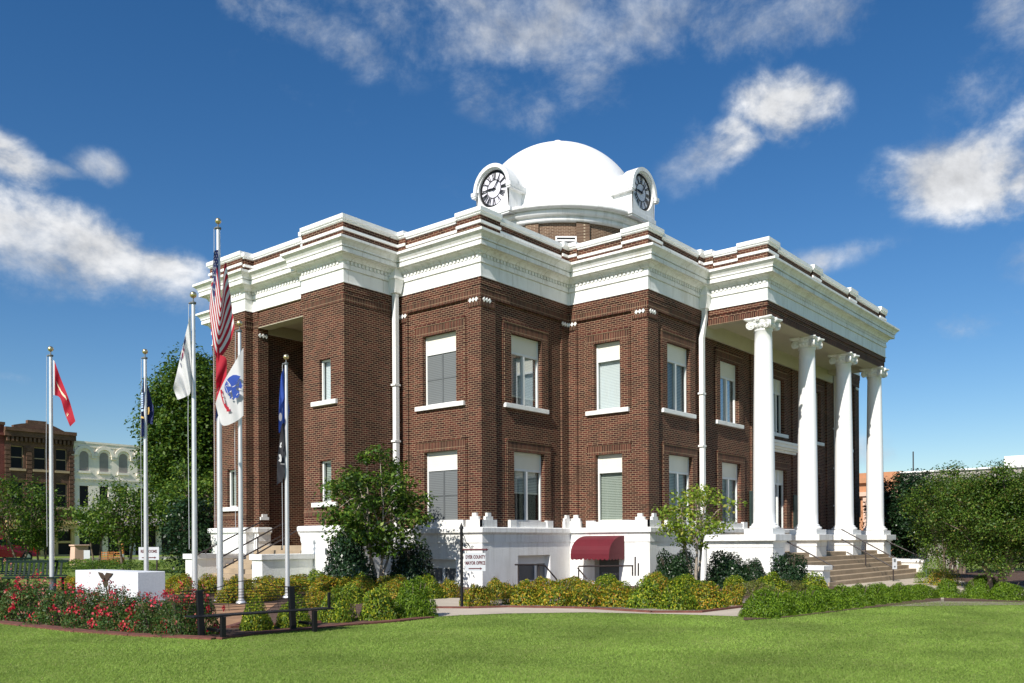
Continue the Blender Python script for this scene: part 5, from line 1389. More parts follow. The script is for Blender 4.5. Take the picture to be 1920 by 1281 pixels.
# navy flag
Z = PZ['navy']
o, S = flag('navy blue flag with pale lettering and gold emblem, hanging both sides of its pole', Z, [(0, (270, 703), (270.5, 752), 0.06), (0.25, (267.5, 725), (266, 782), 0.1), (0.5, (264.5, 762), (265, 815), 0.12), (0.62, (267, 770), (269, 818), 0.05), (0.75, (275, 722), (276, 795), -0.09), (1, (289, 769), (286, 796), -0.12)], lambda s, t_: 0, [CN], folds=2.0)
em = MB()
for k_ in range(7):
    v0 = 737 + k_ * 4.2; pxpoly(em, [(264.8, v0), (268.2, v0 - .6), (268.2, v0 + 2.4), (264.6, v0 + 3)], Z - 0.19)
pxpoly(em, [(264.2, 768), (269, 767), (269, 771), (264, 772)], Z - 0.19); em.build('lettering', plain('pale_blue_flag_print', (0.45, 0.60, 0.80), 0.7), o)
em = MB(); pxpoly(em, [(276.5, 765), (279.5, 763), (280.3, 770), (279, 777), (276.2, 778), (277.5, 771)], Z + 0.02); pxpoly(em, [(264, 780), (269.5, 782), (269.5, 785), (264.3, 784)], Z - 0.19); em.build('emblem', CG, o)
# white flag with dark marks
Z = PZ['cg']
o, S = flag('limp white flag with dark marks along its upper edge', Z, [(0, (357.5, 588), (359.5, 690), 0.05), (0.35, (346, 634), (357, 735), 0.10), (0.7, (333.5, 690), (348, 744), 0.06), (1, (324.5, 728), (333, 750), 0.08)], lambda s, t_: 0, [CW], folds=2.6, amp=0.06)
em = MB()
for (s0, t0, w, l) in [(0.02, 0.30, 0.09, 0.09), (0.03, 0.42, 0.07, 0.045), (0.05, 0.485, 0.11, 0.04), (0.03, 0.54, 0.08, 0.035), (0.10, 0.585, 0.12, 0.02), (0.62, 0.06, 0.10, 0.012)]:
    em.quad(*[tuple(S(a, b_, 0.015)) for a, b_ in ((s0, t0), (s0, t0 + l), (s0 + w, t0 + l * .8), (s0 + w, t0 + l * .1))])
em.build('emblem', CN, o)
em = MB()
for k_ in range(5): em.quad(*[tuple(S(a, b_, 0.017)) for a, b_ in ((0.06, 0.40 + k_ * 0.025), (0.06, 0.41 + k_ * 0.025), (0.16, 0.41 + k_ * 0.025), (0.16, 0.40 + k_ * 0.025))])
em.build('lettering', CR, o)
# stars and stripes
Z = PZ['us']
def usc(s, t_):
    if t_ < 0.40 and s < 7 / 13: return 2
    return 0 if int(s * 13) % 2 == 0 else 1
USC = [(0, (409.5, 468), (409, 572), 0.08), (0.2, (401, 474), (393, 570), 0.12), (0.42, (407, 505), (399, 640), 0.16), (0.62, (415, 560), (408, 672), 0.13), (0.8, (420, 500), (428, 650), -0.06), (1, (424, 492), (440, 615), -0.14)]
o, S = flag('red and white striped flag with starred blue canton, wrapped round the tallest pole', Z, USC, usc, [CR, CW, CN], nt_=40, ns=39, folds=1.8, amp=0.03)
em = MB()
for r_ in range(9):
    for c_ in range(6 if r_ % 2 == 0 else 5):
        s_ = (r_ + 1) * 7 / 13 / 10; t_ = 0.4 * ((c_ + 0.5 + (0 if r_ % 2 == 0 else 0.5)) / 6)
        pts = []
        for k_ in range(10):
            a = math.pi / 5 * k_; rr_ = (0.020 if k_ % 2 == 0 else 0.009)
            pts.append(tuple(S(min(max(s_ - rr_ * math.cos(a), 0), 1), min(max(t_ + rr_ * 0.55 * math.sin(a), 0), 1), 0.012)))
        em.poly(pts)
em.build('star_pattern', CW, o)
# state flag below it
def tnc(s, t_): return 2 if t_ > 0.86 else (1 if t_ > 0.83 else 0)
o, S = flag('red flag ending in a dark blue band, hanging folded below the starred flag', Z, [(0, (412, 640), (411, 700), 0.10), (0.3, (405.5, 662), (405, 712), 0.14), (0.55, (424, 672), (406, 735), 0.10), (0.8, (424.5, 705), (405, 752), 0.13), (1, (421, 752), (403.5, 792), 0.10)], tnc, [CR, CW, CN], folds=2.4, amp=0.05)
# white flag with blue emblem
Z = PZ['army']
o, S = flag('white flag with a round blue emblem and red ribbon, spread from its pole', Z, [(0, (456.3, 652), (456.3, 780), 0.10), (0.33, (438.5, 682.5), (443, 790), 0.14), (0.66, (421.5, 712), (428, 797), 0.12), (0.85, (411, 735), (418, 798), 0.14), (1, (404, 757), (412.5, 792), 0.12)], lambda s, t_: 0, [CW], folds=1.6, amp=0.03)
ZE = Z - 0.20
em = MB()
def e(x_, y_): return (390 + x_ * 0.13267, 640 + y_ * 0.13267)
fan = [(265, 545), (300, 510), (350, 478), (400, 476), (462, 498), (430, 540), (395, 595), (385, 620), (400, 650), (395, 685), (445, 715), (440, 760), (425, 800), (385, 800), (362, 832), (352, 800), (345, 750), (330, 690), (330, 640), (310, 600)]
pxpoly(em, [e(*p) for p in fan], ZE)
pxpoly(em, [e(*p) for p in [(262, 560), (312, 630), (325, 665), (322, 705), (282, 750), (250, 720), (232, 660), (238, 610)]], ZE)
pxpoly(em, [e(*p) for p in [(452, 552), (470, 585), (484, 630), (470, 675), (440, 655), (436, 615)]], ZE)
for (cx_, cy_) in ((308, 760), (320, 798)):
    pxpoly(em, [e(cx_ + 14 * math.cos(k_), cy_ + 16 * math.sin(k_)) for k_ in [j_ * 0.785 for j_ in range(8)]], ZE)
pxpoly(em, [e(*p) for p in [(395, 640), (445, 638), (445, 648), (395, 655)]], ZE); pxpoly(em, [e(*p) for p in [(390, 600), (450, 548), (455, 556), (396, 612)]], ZE)
em.build('emblem', CB, o)
em = MB()
for q_ in [[(258, 588), (318, 628), (302, 632)], [(250, 622), (322, 636), (322, 640), (252, 632)], [(300, 720), (330, 690), (326, 720)], [(345, 640), (385, 622), (388, 630), (348, 652)], [(400, 760), (425, 730), (430, 736), (405, 770)]]:
    pxpoly(em, [e(*p) for p in q_], ZE - 0.006)
for k_ in range(7): pxpoly(em, [e(240 + k_ * 6, 640 + k_ * 15), e(250 + k_ * 6, 637 + k_ * 15), e(254 + k_ * 6, 645 + k_ * 15), e(244 + k_ * 6, 649 + k_ * 15)], ZE - 0.006)
em.build('emblem_detail', CW, o)
rb = MB(); rp_ = [e(*p) for p in [(172, 690), (182, 760), (205, 850), (235, 930), (262, 968)]]; rq_ = [e(*p) for p in [(198, 682), (212, 760), (232, 840), (258, 905), (285, 945)]]
for k_ in range(4): pxpoly(rb, [rp_[k_], rp_[k_ + 1], rq_[k_ + 1], rq_[k_]], ZE)
pxpoly(rb, [e(*p) for p in [(262, 968), (258, 935), (290, 925), (300, 960), (318, 975), (300, 992), (262, 994)]], ZE - 0.004)
rib = rb.build('ribbon', CR, o)
lt = MB(); p0, p1 = atz(*e(192, 700), ZE - 0.012), atz(*e(246, 920), ZE - 0.012); dd = (p1 - p0); mid = (p0 + p1) / 2 + RT * 0.004
add_text(lt, 'TES ARMY', 0.040, (mid, dd.normalized(), dd.normalized().cross(FW) * -1), sx=1.25, bold=0.002); lt.build('lettering', CW, rib)
# blue flag over black flag
Z = PZ['pow']
o, S = flag('bright blue flag with a grey round emblem, furled along its pole', Z, [(0, (532, 690), (533, 745), 0.05), (0.3, (527, 706), (525, 770), 0.10), (0.55, (523.7, 752), (523, 812), 0.08), (0.75, (536, 730), (535, 790), -0.08), (1, (543, 770), (540, 786), -0.10)], lambda s, t_: 0, [CB], folds=2.0, amp=0.04)
em = MB(); pxpoly(em, [(525.8 + 3.0 * math.cos(k_), 782 + 8 * math.sin(k_)) for k_ in [j_ * 0.52 for j_ in range(12)]], Z - 0.16); em.build('emblem', plain('grey_flag_print', (0.22, 0.22, 0.25), 0.7), o)
o, S = flag('black flag with white emblem, hanging below the blue flag', Z, [(0, (532, 792), (536, 852), 0.06), (0.3, (527.5, 800), (533, 862), 0.10), (0.6, (523, 835), (532, 895), 0.08), (1, (519.5, 868), (519, 910), 0.10)], lambda s, t_: 0, [CK], folds=1.6, amp=0.03)
em = MB()
pxpoly(em, [(525.5, 831), (528, 829), (528.2, 833), (526.6, 834.5), (528, 838), (526.2, 840), (524, 838), (525.2, 834)], Z - 0.17)
pxpoly(em, [(522.5, 853), (525.5, 851.5), (527.6, 856), (528, 863), (526.4, 867), (522, 864), (524.6, 860)], Z - 0.17)
pxpoly(em, [(526, 869.5), (534, 870), (534, 870.8), (526, 870.4)], Z - 0.17); em.build('emblem', CW, o)

# ------------------------------------------------------------------ monument with eagle
c0 = atz(258, 1073, 17.6); x0, y0, zt = c0.x, c0.y, c0.z
y1 = onx(141, 1065, x0).y; x1 = ony(310, 1072, y0).x
mn = MB(); mn.box(x0, y0, -0.3, x1, y1, zt)
mo = mn.build('memorial_block', M['stone'], bevel=0.012); tag(mo, 'pale granite memorial block with a bronze eagle among the roses', 'monument')
eg = MB()
def fx(x_, y_): q = onx(x_ * 0.20833, 1040 + y_ * 0.20833, x0 - 0.03); return tuple(q)
def relief(pts):
    fr_ = [fx(*p) for p in pts]; bk = [(x0 + 0.001, p[1], p[2]) for p in fr_]
    k_ = len(pts); eg.poly(fr_); eg.add(fr_ + bk, [(i, (i + 1) % k_, k_ + (i + 1) % k_, k_ + i) for i in range(k_)])
relief([(880, 158), (912, 165), (932, 190), (940, 225), (945, 240), (928, 236), (908, 212), (890, 182)])
relief([(940, 240), (938, 215), (945, 180), (955, 163), (1008, 170), (995, 190), (975, 212), (958, 236)])
relief([(925, 232), (960, 232), (962, 262), (950, 290), (935, 290), (925, 262)])
relief([(932, 215), (942, 208), (950, 216), (946, 230), (934, 230)])
eg.build('eagle_emblem', M['bronze'], mo)

# ------------------------------------------------------------------ signs
ps = gp(866, 1140); Zs = (ps - EYE).dot(FW)
root = empty('hanging_sign', tuple(ps)); tag(root, 'white county mayor office sign hanging from a black iron post', 'sign')
def loc(u, v, d_=0.0): return atz(u, v, Zs - d_) - ps
s = MB(); s.tube([(0, 0, -0.2), tuple(Vector((0, 0, loc(866, 992).z)))], 0.032, 10); s.lathe((0, 0, loc(866, 992).z), [(0.05, 0), (0.045, 0.03), (0.015, 0.10), (0.001, 0.14)], 10); s.build('post', M['black'], root)
s = MB(); za = loc(866, 1031).z; s.tube([(0, 0, za), tuple(RT * 0.52 + Vector((0, 0, za)))], 0.02, 8); s.tube([tuple(RT * 0.52 + Vector((0, 0, za))), tuple(RT * 0.56 + Vector((0, 0, za)))], [0.03, 0.002], 8); s.build('arm', M['signr'], root)
s = MB()
sc_ = [RT * (0.03 + 0.17 * k_ / 12) + Vector((0, 0, za + 0.30 * (1 - k_ / 12) + 0.03 * math.sin(k_ * 0.9))) for k_ in range(13)]
s.tube(sc_, 0.008, 5); s.tube([RT * (0.10 + (0.055 - 0.003 * k_) * math.cos(0.6 * k_)) + Vector((0, 0, za + 0.075 + (0.055 - 0.003 * k_) * math.sin(0.6 * k_))) for k_ in range(18)], 0.008, 5)
s.tube([RT * (0.22 + (0.035 - 0.002 * k_) * math.cos(0.6 * k_)) + Vector((0, 0, za + 0.05 + (0.035 - 0.002 * k_) * math.sin(0.6 * k_))) for k_ in range(16)], 0.007, 5); s.build('scroll_bracket', M['black'], root)
xa, xb = 0.075, 0.50; zh, zl = loc(890, 1037).z, loc(890, 1071).z
s = MB(); o0_ = lambda a, z, d_: tuple(RT * a - FW * d_ + Vector((0, 0, z)))
s.hexa([o0_(xa, zl, 0.015), o0_(xb, zl, 0.015), o0_(xb, zl, -0.015), o0_(xa, zl, -0.015), o0_(xa, zh, 0.015), o0_(xb, zh, 0.015), o0_(xb, zh, -0.015), o0_(xa, zh, -0.015)])
pn = s.build('sign_board', M['signw'], root)
s = MB(); s.tube([o0_(0.11, zh, 0), o0_(0.11, za, 0)], 0.006, 5); s.tube([o0_(0.46, zh, 0), o0_(0.46, za, 0)], 0.006, 5); s.build('hanger', M['black'], root)
s = MB(); xm_ = (xa + xb) / 2; hgt = zh - zl
add_text(s, 'DYER COUNTY', 0.098, (o0_(xm_, zh - hgt * 0.23, 0.018), RT, UP), sx=0.60, bold=0.004)
add_text(s, 'MAYOR OFFICE', 0.098, (o0_(xm_, zh - hgt * 0.56, 0.018), RT, UP), sx=0.60, bold=0.004)
def arrow(s, a, b_, z, d_, f_, w=0.009, hd=0.03):
    s.poly([f_(a, z - w, d_), f_(b_ - hd, z - w, d_), f_(b_ - hd, z - hd * 0.6, d_), f_(b_, z, d_), f_(b_ - hd, z + hd * 0.6, d_), f_(b_ - hd, z + w, d_), f_(a, z + w, d_)])
arrow(s, xa + 0.07, xb - 0.07, zl + hgt * 0.14, 0.018, o0_, 0.011, 0.045); s.build('lettering', M['signr'], pn)
# restrooms sign
Zr = 27.0; pr = tz(294, Zr); g0 = gz(*pr); root = empty('restrooms_sign', (pr[0], pr[1], g0)); tag(root, 'white restrooms direction sign on a post, crossed by the navy flag pole', 'sign')
zh, zl = atz(280, 1026, Zr).z - g0, atz(280, 1050, Zr).z - g0
s = MB(); s.tube([(0, 0, -0.2), (0, 0, zh)], 0.025, 8); s.build('post', M['rail'], root)
k_ = Zr / FPX; xa, xb = (261 - 294) * k_, (299 - 294) * k_
s = MB(); s.hexa([o0_(xa, zl, 0.045), o0_(xb, zl, 0.045), o0_(xb, zl, 0.028), o0_(xa, zl, 0.028), o0_(xa, zh, 0.045), o0_(xb, zh, 0.045), o0_(xb, zh, 0.028), o0_(xa, zh, 0.028)]); pn = s.build('sign_board', M['signw'], root)
s = MB(); add_text(s, 'RESTROOMS', 0.125, (o0_((xa + xb) / 2, zl + (zh - zl) * 0.66, 0.049), RT, UP), sx=0.70, bold=0.004); arrow(s, xa + 0.10, xb - 0.08, zl + (zh - zl) * 0.18, 0.049, o0_, 0.014, 0.06); s.build('lettering', M['signr'], pn)
# notice boards on the stair rails
def notice(base, z0, z1, w, dirv, label, lines):
    o_ = empty('stair_notice', base); tag(o_, label, 'sign'); d_ = Vector(dirv)
    nrm = Vector((d_.y, -d_.x, 0))
    f_ = lambda a, z, b_: tuple(d_ * a + nrm * b_ + Vector((0, 0, z)))
    s = MB(); s.hexa([f_(-w, z0, 0.01), f_(w, z0, 0.01), f_(w, z0, -0.01), f_(-w, z0, -0.01), f_(-w, z1, 0.01), f_(w, z1, 0.01), f_(w, z1, -0.01), f_(-w, z1, -0.01)]); b_ = s.build('notice_board', M['signw'], o_)
    s = MB()
    for (a, c_, zz, hh) in lines: s.quad(f_(a * w, z0 + (z1 - z0) * zz, 0.013), f_(c_ * w, z0 + (z1 - z0) * zz, 0.013), f_(c_ * w, z0 + (z1 - z0) * (zz + hh), 0.013), f_(a * w, z0 + (z1 - z0) * (zz + hh), 0.013))
    s.build('printed_lines', M['screen'], b_)
notice((-4.32, 7.13, 0.0), 0.60, 1.06, 0.085, tuple(RT), 'narrow white notice on the centre rail of the side stairs', [(-.6, .6, .85, .03), (-.5, .55, .70, .03), (-.6, .4, .6, .03), (-.5, .6, .5, .03), (-.6, .5, .4, .03), (-.3, .3, .2, .03)])
notice((xm, -7.50, 0.0), 0.28, 0.70, 0.085, tuple(RT), 'small white notice with dark figures on the centre rail of the front steps', [(-.45, .45, .62, .3), (-.35, .35, .15, .14)])
# planter urn on the porch
u_ = MB(); u_.lathe((0, 0, 0), [(0.18, 0), (0.18, 0.05), (0.09, 0.09), (0.08, 0.16), (0.13, 0.20), (0.28, 0.30), (0.335, 0.42), (0.33, 0.46), (0.355, 0.47), (0.355, 0.50), (0.29, 0.50), (0.26, 0.40), (0.0, 0.38)], 28)
uo = u_.build('planter_urn', M['trim'], loc=(-1.35, 6.55, 1.30)); tag(uo, 'white footed planter urn on the side porch floor', 'planter')

# ------------------------------------------------------------------ benches
fl, fr_, bl, br = gp(420, 1199), gp(592, 1186), gp(399, 1197), gp(569, 1184)
ax_ = (fr_ - fl); ax_.z = 0; Lb = ax_.length; ax_.normalize(); dp_ = Vector((-ax_.y, ax_.x, 0))
if dp_.dot(FW) < 0: dp_ = -dp_
root = empty('mesh_bench', tuple(fl)); tag(root, 'black park bench with wire mesh back at the edge of the lawn', 'bench')
Pb = lambda a, b_, z: tuple(ax_ * a + dp_ * b_ + Vector((0, 0, z)))
def bar(name, a0, a1, b0, b1, z0, z1, mat='black', parent=None, sl=0.0):
    s = MB(); s.hexa([Pb(a0, b0, z0), Pb(a1, b0, z0), Pb(a1, b1, z0), Pb(a0, b1, z0), Pb(a0, b0 + sl, z1), Pb(a1, b0 + sl, z1), Pb(a1, b1 + sl, z1), Pb(a0, b1 + sl, z1)]); return s.build(name, M[mat], parent or root, bevel=0.006)
dpt = 0.42
for a in (0.0, Lb):
    bar('leg', a - 0.035, a + 0.035, 0, 0.06, -0.05, 0.315)
    o = bar('back_post', a - 0.045 - 0.12, a + 0.045 - 0.12, dpt, dpt + 0.06, -0.05, 0.67, sl=0.07)
    bar('side_rail', a - 0.06, a + 0.0, 0.06, dpt, 0.10, 0.14)
bar('seat', -0.42, Lb + 0.36, 0.03, dpt - 0.08, 0.318, 0.338)
bar('arm_post', Lb + 0.26, Lb + 0.30, 0.05, 0.09, 0.345, 0.58)
s = MB(); zs = [0.37 + 0.042 * k_ for k_ in range(8)]
for z in zs: s.tube([Pb(-0.48, dpt + 0.07 + (z - 0.4) * 0.15, z), Pb(Lb + 0.18, dpt + 0.07 + (z - 0.4) * 0.15, z)], 0.0042, 4)
for k_ in range(9):
    a = -0.48 + (Lb + 0.66) * k_ / 8; s.tube([Pb(a, dpt + 0.07, 0.35), Pb(a, dpt + 0.115, 0.665)], 0.0035, 4)
top = [Pb(-0.48 + (Lb + 0.66) * k_ / 30, dpt + 0.115, 0.665 + 0.12 * math.exp(-((k_ - 15) / 5.5) ** 2)) for k_ in range(31)]; s.tube(top, 0.006, 5)
s.build('mesh_back', M['black'], root)
def slat_bench(u, Z, L, ang, label):
    p = tz(u, Z); root = empty('slat_bench', (p[0], p[1], gz(*p)), ang); tag(root, label, 'bench', 'green slatted benches')
    s = MB()
    for k_ in range(5): s.box(-L / 2, 0.05 + 0.085 * k_, 0.42, L / 2, 0.12 + 0.085 * k_, 0.45)
    s.build('seat', M['green'], root)
    s = MB(); n_ = int(L / 0.11)
    for k_ in range(n_): s.hexa([(-L / 2 + 0.11 * k_, 0.49, 0.48), (-L / 2 + 0.11 * k_ + 0.05, 0.49, 0.48), (-L / 2 + 0.11 * k_ + 0.05, 0.51, 0.48), (-L / 2 + 0.11 * k_, 0.51, 0.48), (-L / 2 + 0.11 * k_, 0.57, 0.82), (-L / 2 + 0.11 * k_ + 0.05, 0.57, 0.82), (-L / 2 + 0.11 * k_ + 0.05, 0.59, 0.82), (-L / 2 + 0.11 * k_, 0.59, 0.82)])
    s.box(-L / 2, 0.56, 0.80, L / 2, 0.60, 0.86); s.box(-L / 2, 0.48, 0.46, L / 2, 0.52, 0.50); s.build('backrest', M['green'], root)
    for x_ in (-L / 2 + 0.1, L / 2 - 0.1):
        for y_ in (0.08, 0.5):
            s = MB(); s.box(x_ - 0.025, y_ - 0.025, -0.05, x_ + 0.025, y_ + 0.025, 0.42); s.build('leg', M['green'], root)
    return root
slat_bench(48, 21.5, 1.5, YAW - math.pi / 2 + 0.05, 'dark slatted bench seen from behind over the roses')
slat_bench(0, 24.0, 1.5, YAW - math.pi / 2 + 0.5, 'green slatted bench farther back beside the low hedge')
# ------------------------------------------------------------------ buildings round the square
YB = 64.0
def facade_x(u, v=900): return ony(u, v, YB).x
def facade_z(u, v): return ony(u, v, YB).z
M['brownb'] = brick_mat('brown_town_brick', (0.080, 0.040, 0.026), (0.14, 0.070, 0.045), (0.20, 0.13, 0.09), bw=0.25, rh=0.09, ms=0.01)
M['redb'] = brick_mat('red_town_brick', (0.13, 0.025, 0.02), (0.19, 0.04, 0.03), (0.22, 0.11, 0.09), bw=0.25, rh=0.09, ms=0.01)
M['whiteb'] = plain('whitewashed_brick', (0.90, 0.82, 0.70), 0.8, 0.06, 1.5, bump=0.4, bscale=12, dirt=((0.42, 0.42, 0.40), 0.8, 0.6, 0.5))
M['tanstone'] = plain('tan_sill_stone', (0.45, 0.33, 0.2), 0.8, 0.1, 2.0)
M['dglass'] = plain('dark_window_glass', (0.012, 0.012, 0.014), 0.35, 0.3, 0.6, spec=0.15)
M['board'] = plain('grey_boarded_window', (0.30, 0.27, 0.25), 0.8, 0.1, 2.0)
M['yellowp'] = plain('cream_yellow_shop_paint', (0.55, 0.42, 0.18), 0.6, 0.08, 2.0)
def F(u0, u1): return Frame((facade_x(u0), YB), (facade_x(u1), YB))
# brown three-storey building
x0, x1 = facade_x(9), facade_x(138); Hh = facade_z(138, 812); fr = Frame((x0, YB), (x1, YB)); L = fr.L
bb = empty('brick_building', (0, 0, 0)); tag(bb, 'three-storey brown brick building with stepped parapet and dark sash windows', 'building')
def zc_(v, u=70): return facade_z(u, v)
holes = []
cols_ = [(0.085, 0.265), (0.415, 0.595), (0.735, 0.905)]
rows_ = [(zc_(880, 60), zc_(838, 60)), (zc_(950, 60), zc_(904, 60))]
for a, b_ in cols_:
    for z0, z1 in rows_: holes.append((L * a, L * b_, z0, z1))
w = MB(); zf = zc_(976)
wall_panel(w, fr, 0, L, zf, Hh, 0, holes, depth=0.25)
w.fbox(fr, 0, L, -14, -0.26, zf, Hh - 0.2); w.fbox(fr, 0, L, -14, -13.9, 0, zf)
for a in (0.0, 0.30, 0.62, 0.93):
    k_ = 0
    z = zf + 0.3
    while z < Hh - 1.6:
        w.fbox(fr, L * a, L * (a + 0.075), 0.002, 0.12, z, z + 0.30); z += 0.38
w.fbox(fr, -0.1, L + 0.1, 0.002, 0.35, Hh - 0.75, Hh - 0.3); w.fbox(fr, -0.1, L + 0.1, 0.002, 0.5, Hh - 0.3, Hh)
k_ = 0.1
while k_ < L: w.fbox(fr, k_, k_ + 0.18, 0.002, 0.3, Hh - 1.15, Hh - 0.78); k_ += 0.36
w.build('wall', M['brownb'], bb)
w = MB()
st_ = [(0.12, 0.0), (0.12, 0.25), (0.22, 0.4), (0.32, 0.5), (0.32, 0.78), (0.60, 0.78), (0.60, 0.6), (0.72, 0.4), (0.80, 0.2), (0.88, 0.0)]
pts = [fr.P(L * a, 0.1, Hh + h_) for a, h_ in st_]; bk = [fr.P(L * a, -0.35, Hh + h_) for a, h_ in st_]
kk = len(pts); w.poly(pts); w.poly(bk); w.add(pts + bk, [(i, i + 1, kk + i + 1, kk + i) for i in range(kk - 1)]); w.build('stepped_parapet', M['brownb'], bb)
for h_ in holes:
    f = MB(); a, b_, z0, z1 = h_; d_ = -0.2
    for q_ in ((a, a + 0.07, z0, z1), (b_ - 0.07, b_, z0, z1), (a, b_, z0, z0 + 0.07), (a, b_, z1 - 0.07, z1), (a, b_, (z0 + z1) / 2 - 0.04, (z0 + z1) / 2 + 0.04)):
        f.fbox(fr, q_[0], q_[1], d_ - 0.03, d_ + 0.03, q_[2], q_[3])
    wo_ = f.build('window', M['tanstone'], bb)
    p = MB(); p.quad(fr.P(a, d_, z0), fr.P(b_, d_, z0), fr.P(b_, d_, z1), fr.P(a, d_, z1)); p.build('pane', M['dglass'], wo_)
    p = MB(); p.fbox(fr, a - 0.15, b_ + 0.15, -0.1, 0.14, z0 - 0.2, z0 - 0.002); p.build('sill', M['tanstone'], wo_)
# shop front
s = MB(); s.fbox(fr, 0, L, -0.1, 0.35, zf - 0.75, zf - 0.3); s.fbox(fr, -0.05, L + 0.05, -0.1, 0.5, zf - 0.3, zf - 0.002)
for a in (0.0, 0.24, 0.49, 0.70, 0.95): s.fbox(fr, L * a, L * a + 0.28, -0.1, 0.15, -0.3, zf - 0.752)
s.fbox(fr, 0, L, -0.08, 0.13, zf - 2.0, zf - 1.8); s.fbox(fr, 0, L, -0.08, 0.10, -0.3, 0.45)
sf = s.build('shop_front', M['yellowp'], bb)
s = MB(); s.quad(fr.P(0, -0.12, -0.2), fr.P(L, -0.12, -0.2), fr.P(L, -0.12, zf - 0.5), fr.P(0, -0.12, zf - 0.5)); s.build('shop_window', M['dglass'], sf)
s = MB(); s.fbox(fr, -0.02, L * 0.8, 0.2, 1.5, zf - 0.95, zf - 0.78); s.build('canopy', M['tanstone'], bb)
# red neighbour
xr = facade_x(-140); fr2 = Frame((xr, YB), (x0 - 0.02, YB)); rb_ = empty('brick_building'); tag(rb_, 'red brick building next to the brown one, mostly out of view', 'building')
w = MB(); Hr = zc_(797, 4); w.fbox(fr2, 0, fr2.L, -14, 0, -0.3, Hr); w.fbox(fr2, 0, fr2.L, 0.002, 0.15, Hr - 0.9, Hr - 0.65); w.build('wall', M['redb'], rb_)
w = MB(); w.fbox(fr2, 0, fr2.L, -0.3, 0.2, Hr, Hr + 0.25); w.build('coping', M['brownb'], rb_)
for i in range(3):
    for z0 in (4.2, 8.0):
        f = MB(); a = fr2.L - 2.6 - i * 2.6; f.fbox(fr2, a, a + 1.2, 0.002, 0.05, z0, z0 + 2.2); o = f.build('window', M['tanstone'], rb_); p = MB(); p.fbox(fr2, a + .1, a + 1.1, 0.051, 0.06, z0 + .1, z0 + 2.1); p.build('pane', M['dglass'], o)
# white building
x2 = facade_x(470); fr = Frame((x1 + 0.02, YB + 0.1), (x2, YB + 0.1)); L = fr.L; Hw = zc_(826, 139)
wb = empty('whitewashed_building'); tag(wb, 'whitewashed three-storey building with arched boarded upper windows', 'building')
pitch = facade_x(190) - facade_x(152.5); s0 = facade_x(150) - fr.p0.x; ww = facade_x(167) - facade_x(150)
za0, za1 = zc_(883, 160), zc_(846, 160); zb0, zb1 = zc_(951, 160), zc_(911, 160)
nw = int((L - s0) / pitch)
holes = []
for k_ in range(nw):
    a = s0 + pitch * k_; holes += [(a, a + ww, za0, za1 - ww / 2), (a, a + ww, zb0, zb1)]
w = MB(); zf = zc_(966, 200)
wall_panel(w, fr, 0, L, zf, Hw, 0, holes, depth=0.2)
w.fbox(fr, 0, L, -14, -0.3, zf, Hw - 0.3); w.fbox(fr, 0, L, -14, -13.8, -.3, zf)
w.fbox(fr, 0, L, 0.002, 0.16, Hw - 0.18, Hw); w.fbox(fr, 0, L, 0.002, 0.12, Hw - 0.5, Hw - 0.2)
k_ = 0.1
while k_ < L: w.fbox(fr, k_, k_ + 0.26, 0.002, 0.09, Hw - 0.8, Hw - 0.5); w.fbox(fr, k_, k_ + 0.2, 0.002, 0.08, zc_(905, 200) + 0.02, zc_(905, 200) + 0.2); k_ += 0.48
w.fbox(fr, 0, L, 0.002, 0.12, zc_(905, 200) + 0.2, zc_(905, 200) + 0.34)
w.fbox(fr, 0, L, 0.002, 0.2, zf, zf + 0.12)
for k_ in range(nw):
    a = s0 + pitch * k_; c = a + ww / 2; zs_ = za1 - ww / 2
    for (r0_, r1_, o_) in ((ww / 2 + 0.02, ww / 2 + 0.22, 0.08), (ww / 2 + 0.24, ww / 2 + 0.52, 0.2)):
        A0 = [math.pi * j_ / 14 for j_ in range(15)]
        pa = [fr.P(c + r0_ * math.cos(t_), o_, zs_ + r0_ * math.sin(t_)) for t_ in A0]; pb = [fr.P(c + r1_ * math.cos(t_), o_, zs_ + r1_ * math.sin(t_)) for t_ in A0]
        pc = [fr.P(c + r1_ * math.cos(t_), 0, zs_ + r1_ * math.sin(t_)) for t_ in A0]; pd = [fr.P(c + r0_ * math.cos(t_), 0, zs_ + r0_ * math.sin(t_)) for t_ in A0]
        w.add(pa + pb + pc + pd, [(j_, j_ + 1, 16 + j_, 15 + j_) for j_ in range(14)] + [(15 + j_, 16 + j_, 31 + j_, 30 + j_) for j_ in range(14)] + [(j_, j_ + 1, 46 + j_, 45 + j_) for j_ in range(14)])
    w.fbox(fr, a - 0.75, a - 0.5, 0.002, 0.16, zs_ - 0.2, zs_ + 0.05); w.fbox(fr, a + ww + 0.5, a + ww + 0.75, 0.002, 0.16, zs_ - 0.2, zs_ + 0.05)
w.build('wall', M['whiteb'], wb)
for k_ in range(nw):
    a = s0 + pitch * k_; c = a + ww / 2; zs_ = za1 - ww / 2
    f = MB(); f.fbox(fr, a - 0.15, a + ww + 0.15, -0.1, 0.15, za0 - 0.2, za0 - 0.002); o = f.build('window', M['whiteb'], wb)
    p = MB(); p.poly([fr.P(a, 0.01, za0), fr.P(a + ww, 0.01, za0)] + [fr.P(c + ww / 2 * math.cos(t_), 0.01, zs_ + ww / 2 * math.sin(t_)) for t_ in [math.pi * j_ / 12 for j_ in range(13)]]); p.build('boarding', M['board'], o)
    f = MB(); f.fbox(fr, a - 0.15, a + ww + 0.15, -0.1, 0.15, zb0 - 0.2, zb0 - 0.002); o = f.build('window', M['whiteb'], wb)
    p = MB(); p.quad(fr.P(a, -0.15, zb0), fr.P(a + ww, -0.15, zb0), fr.P(a + ww, -0.15, zb1), fr.P(a, -0.15, zb1)); p.build('pane', M['dglass'], o)
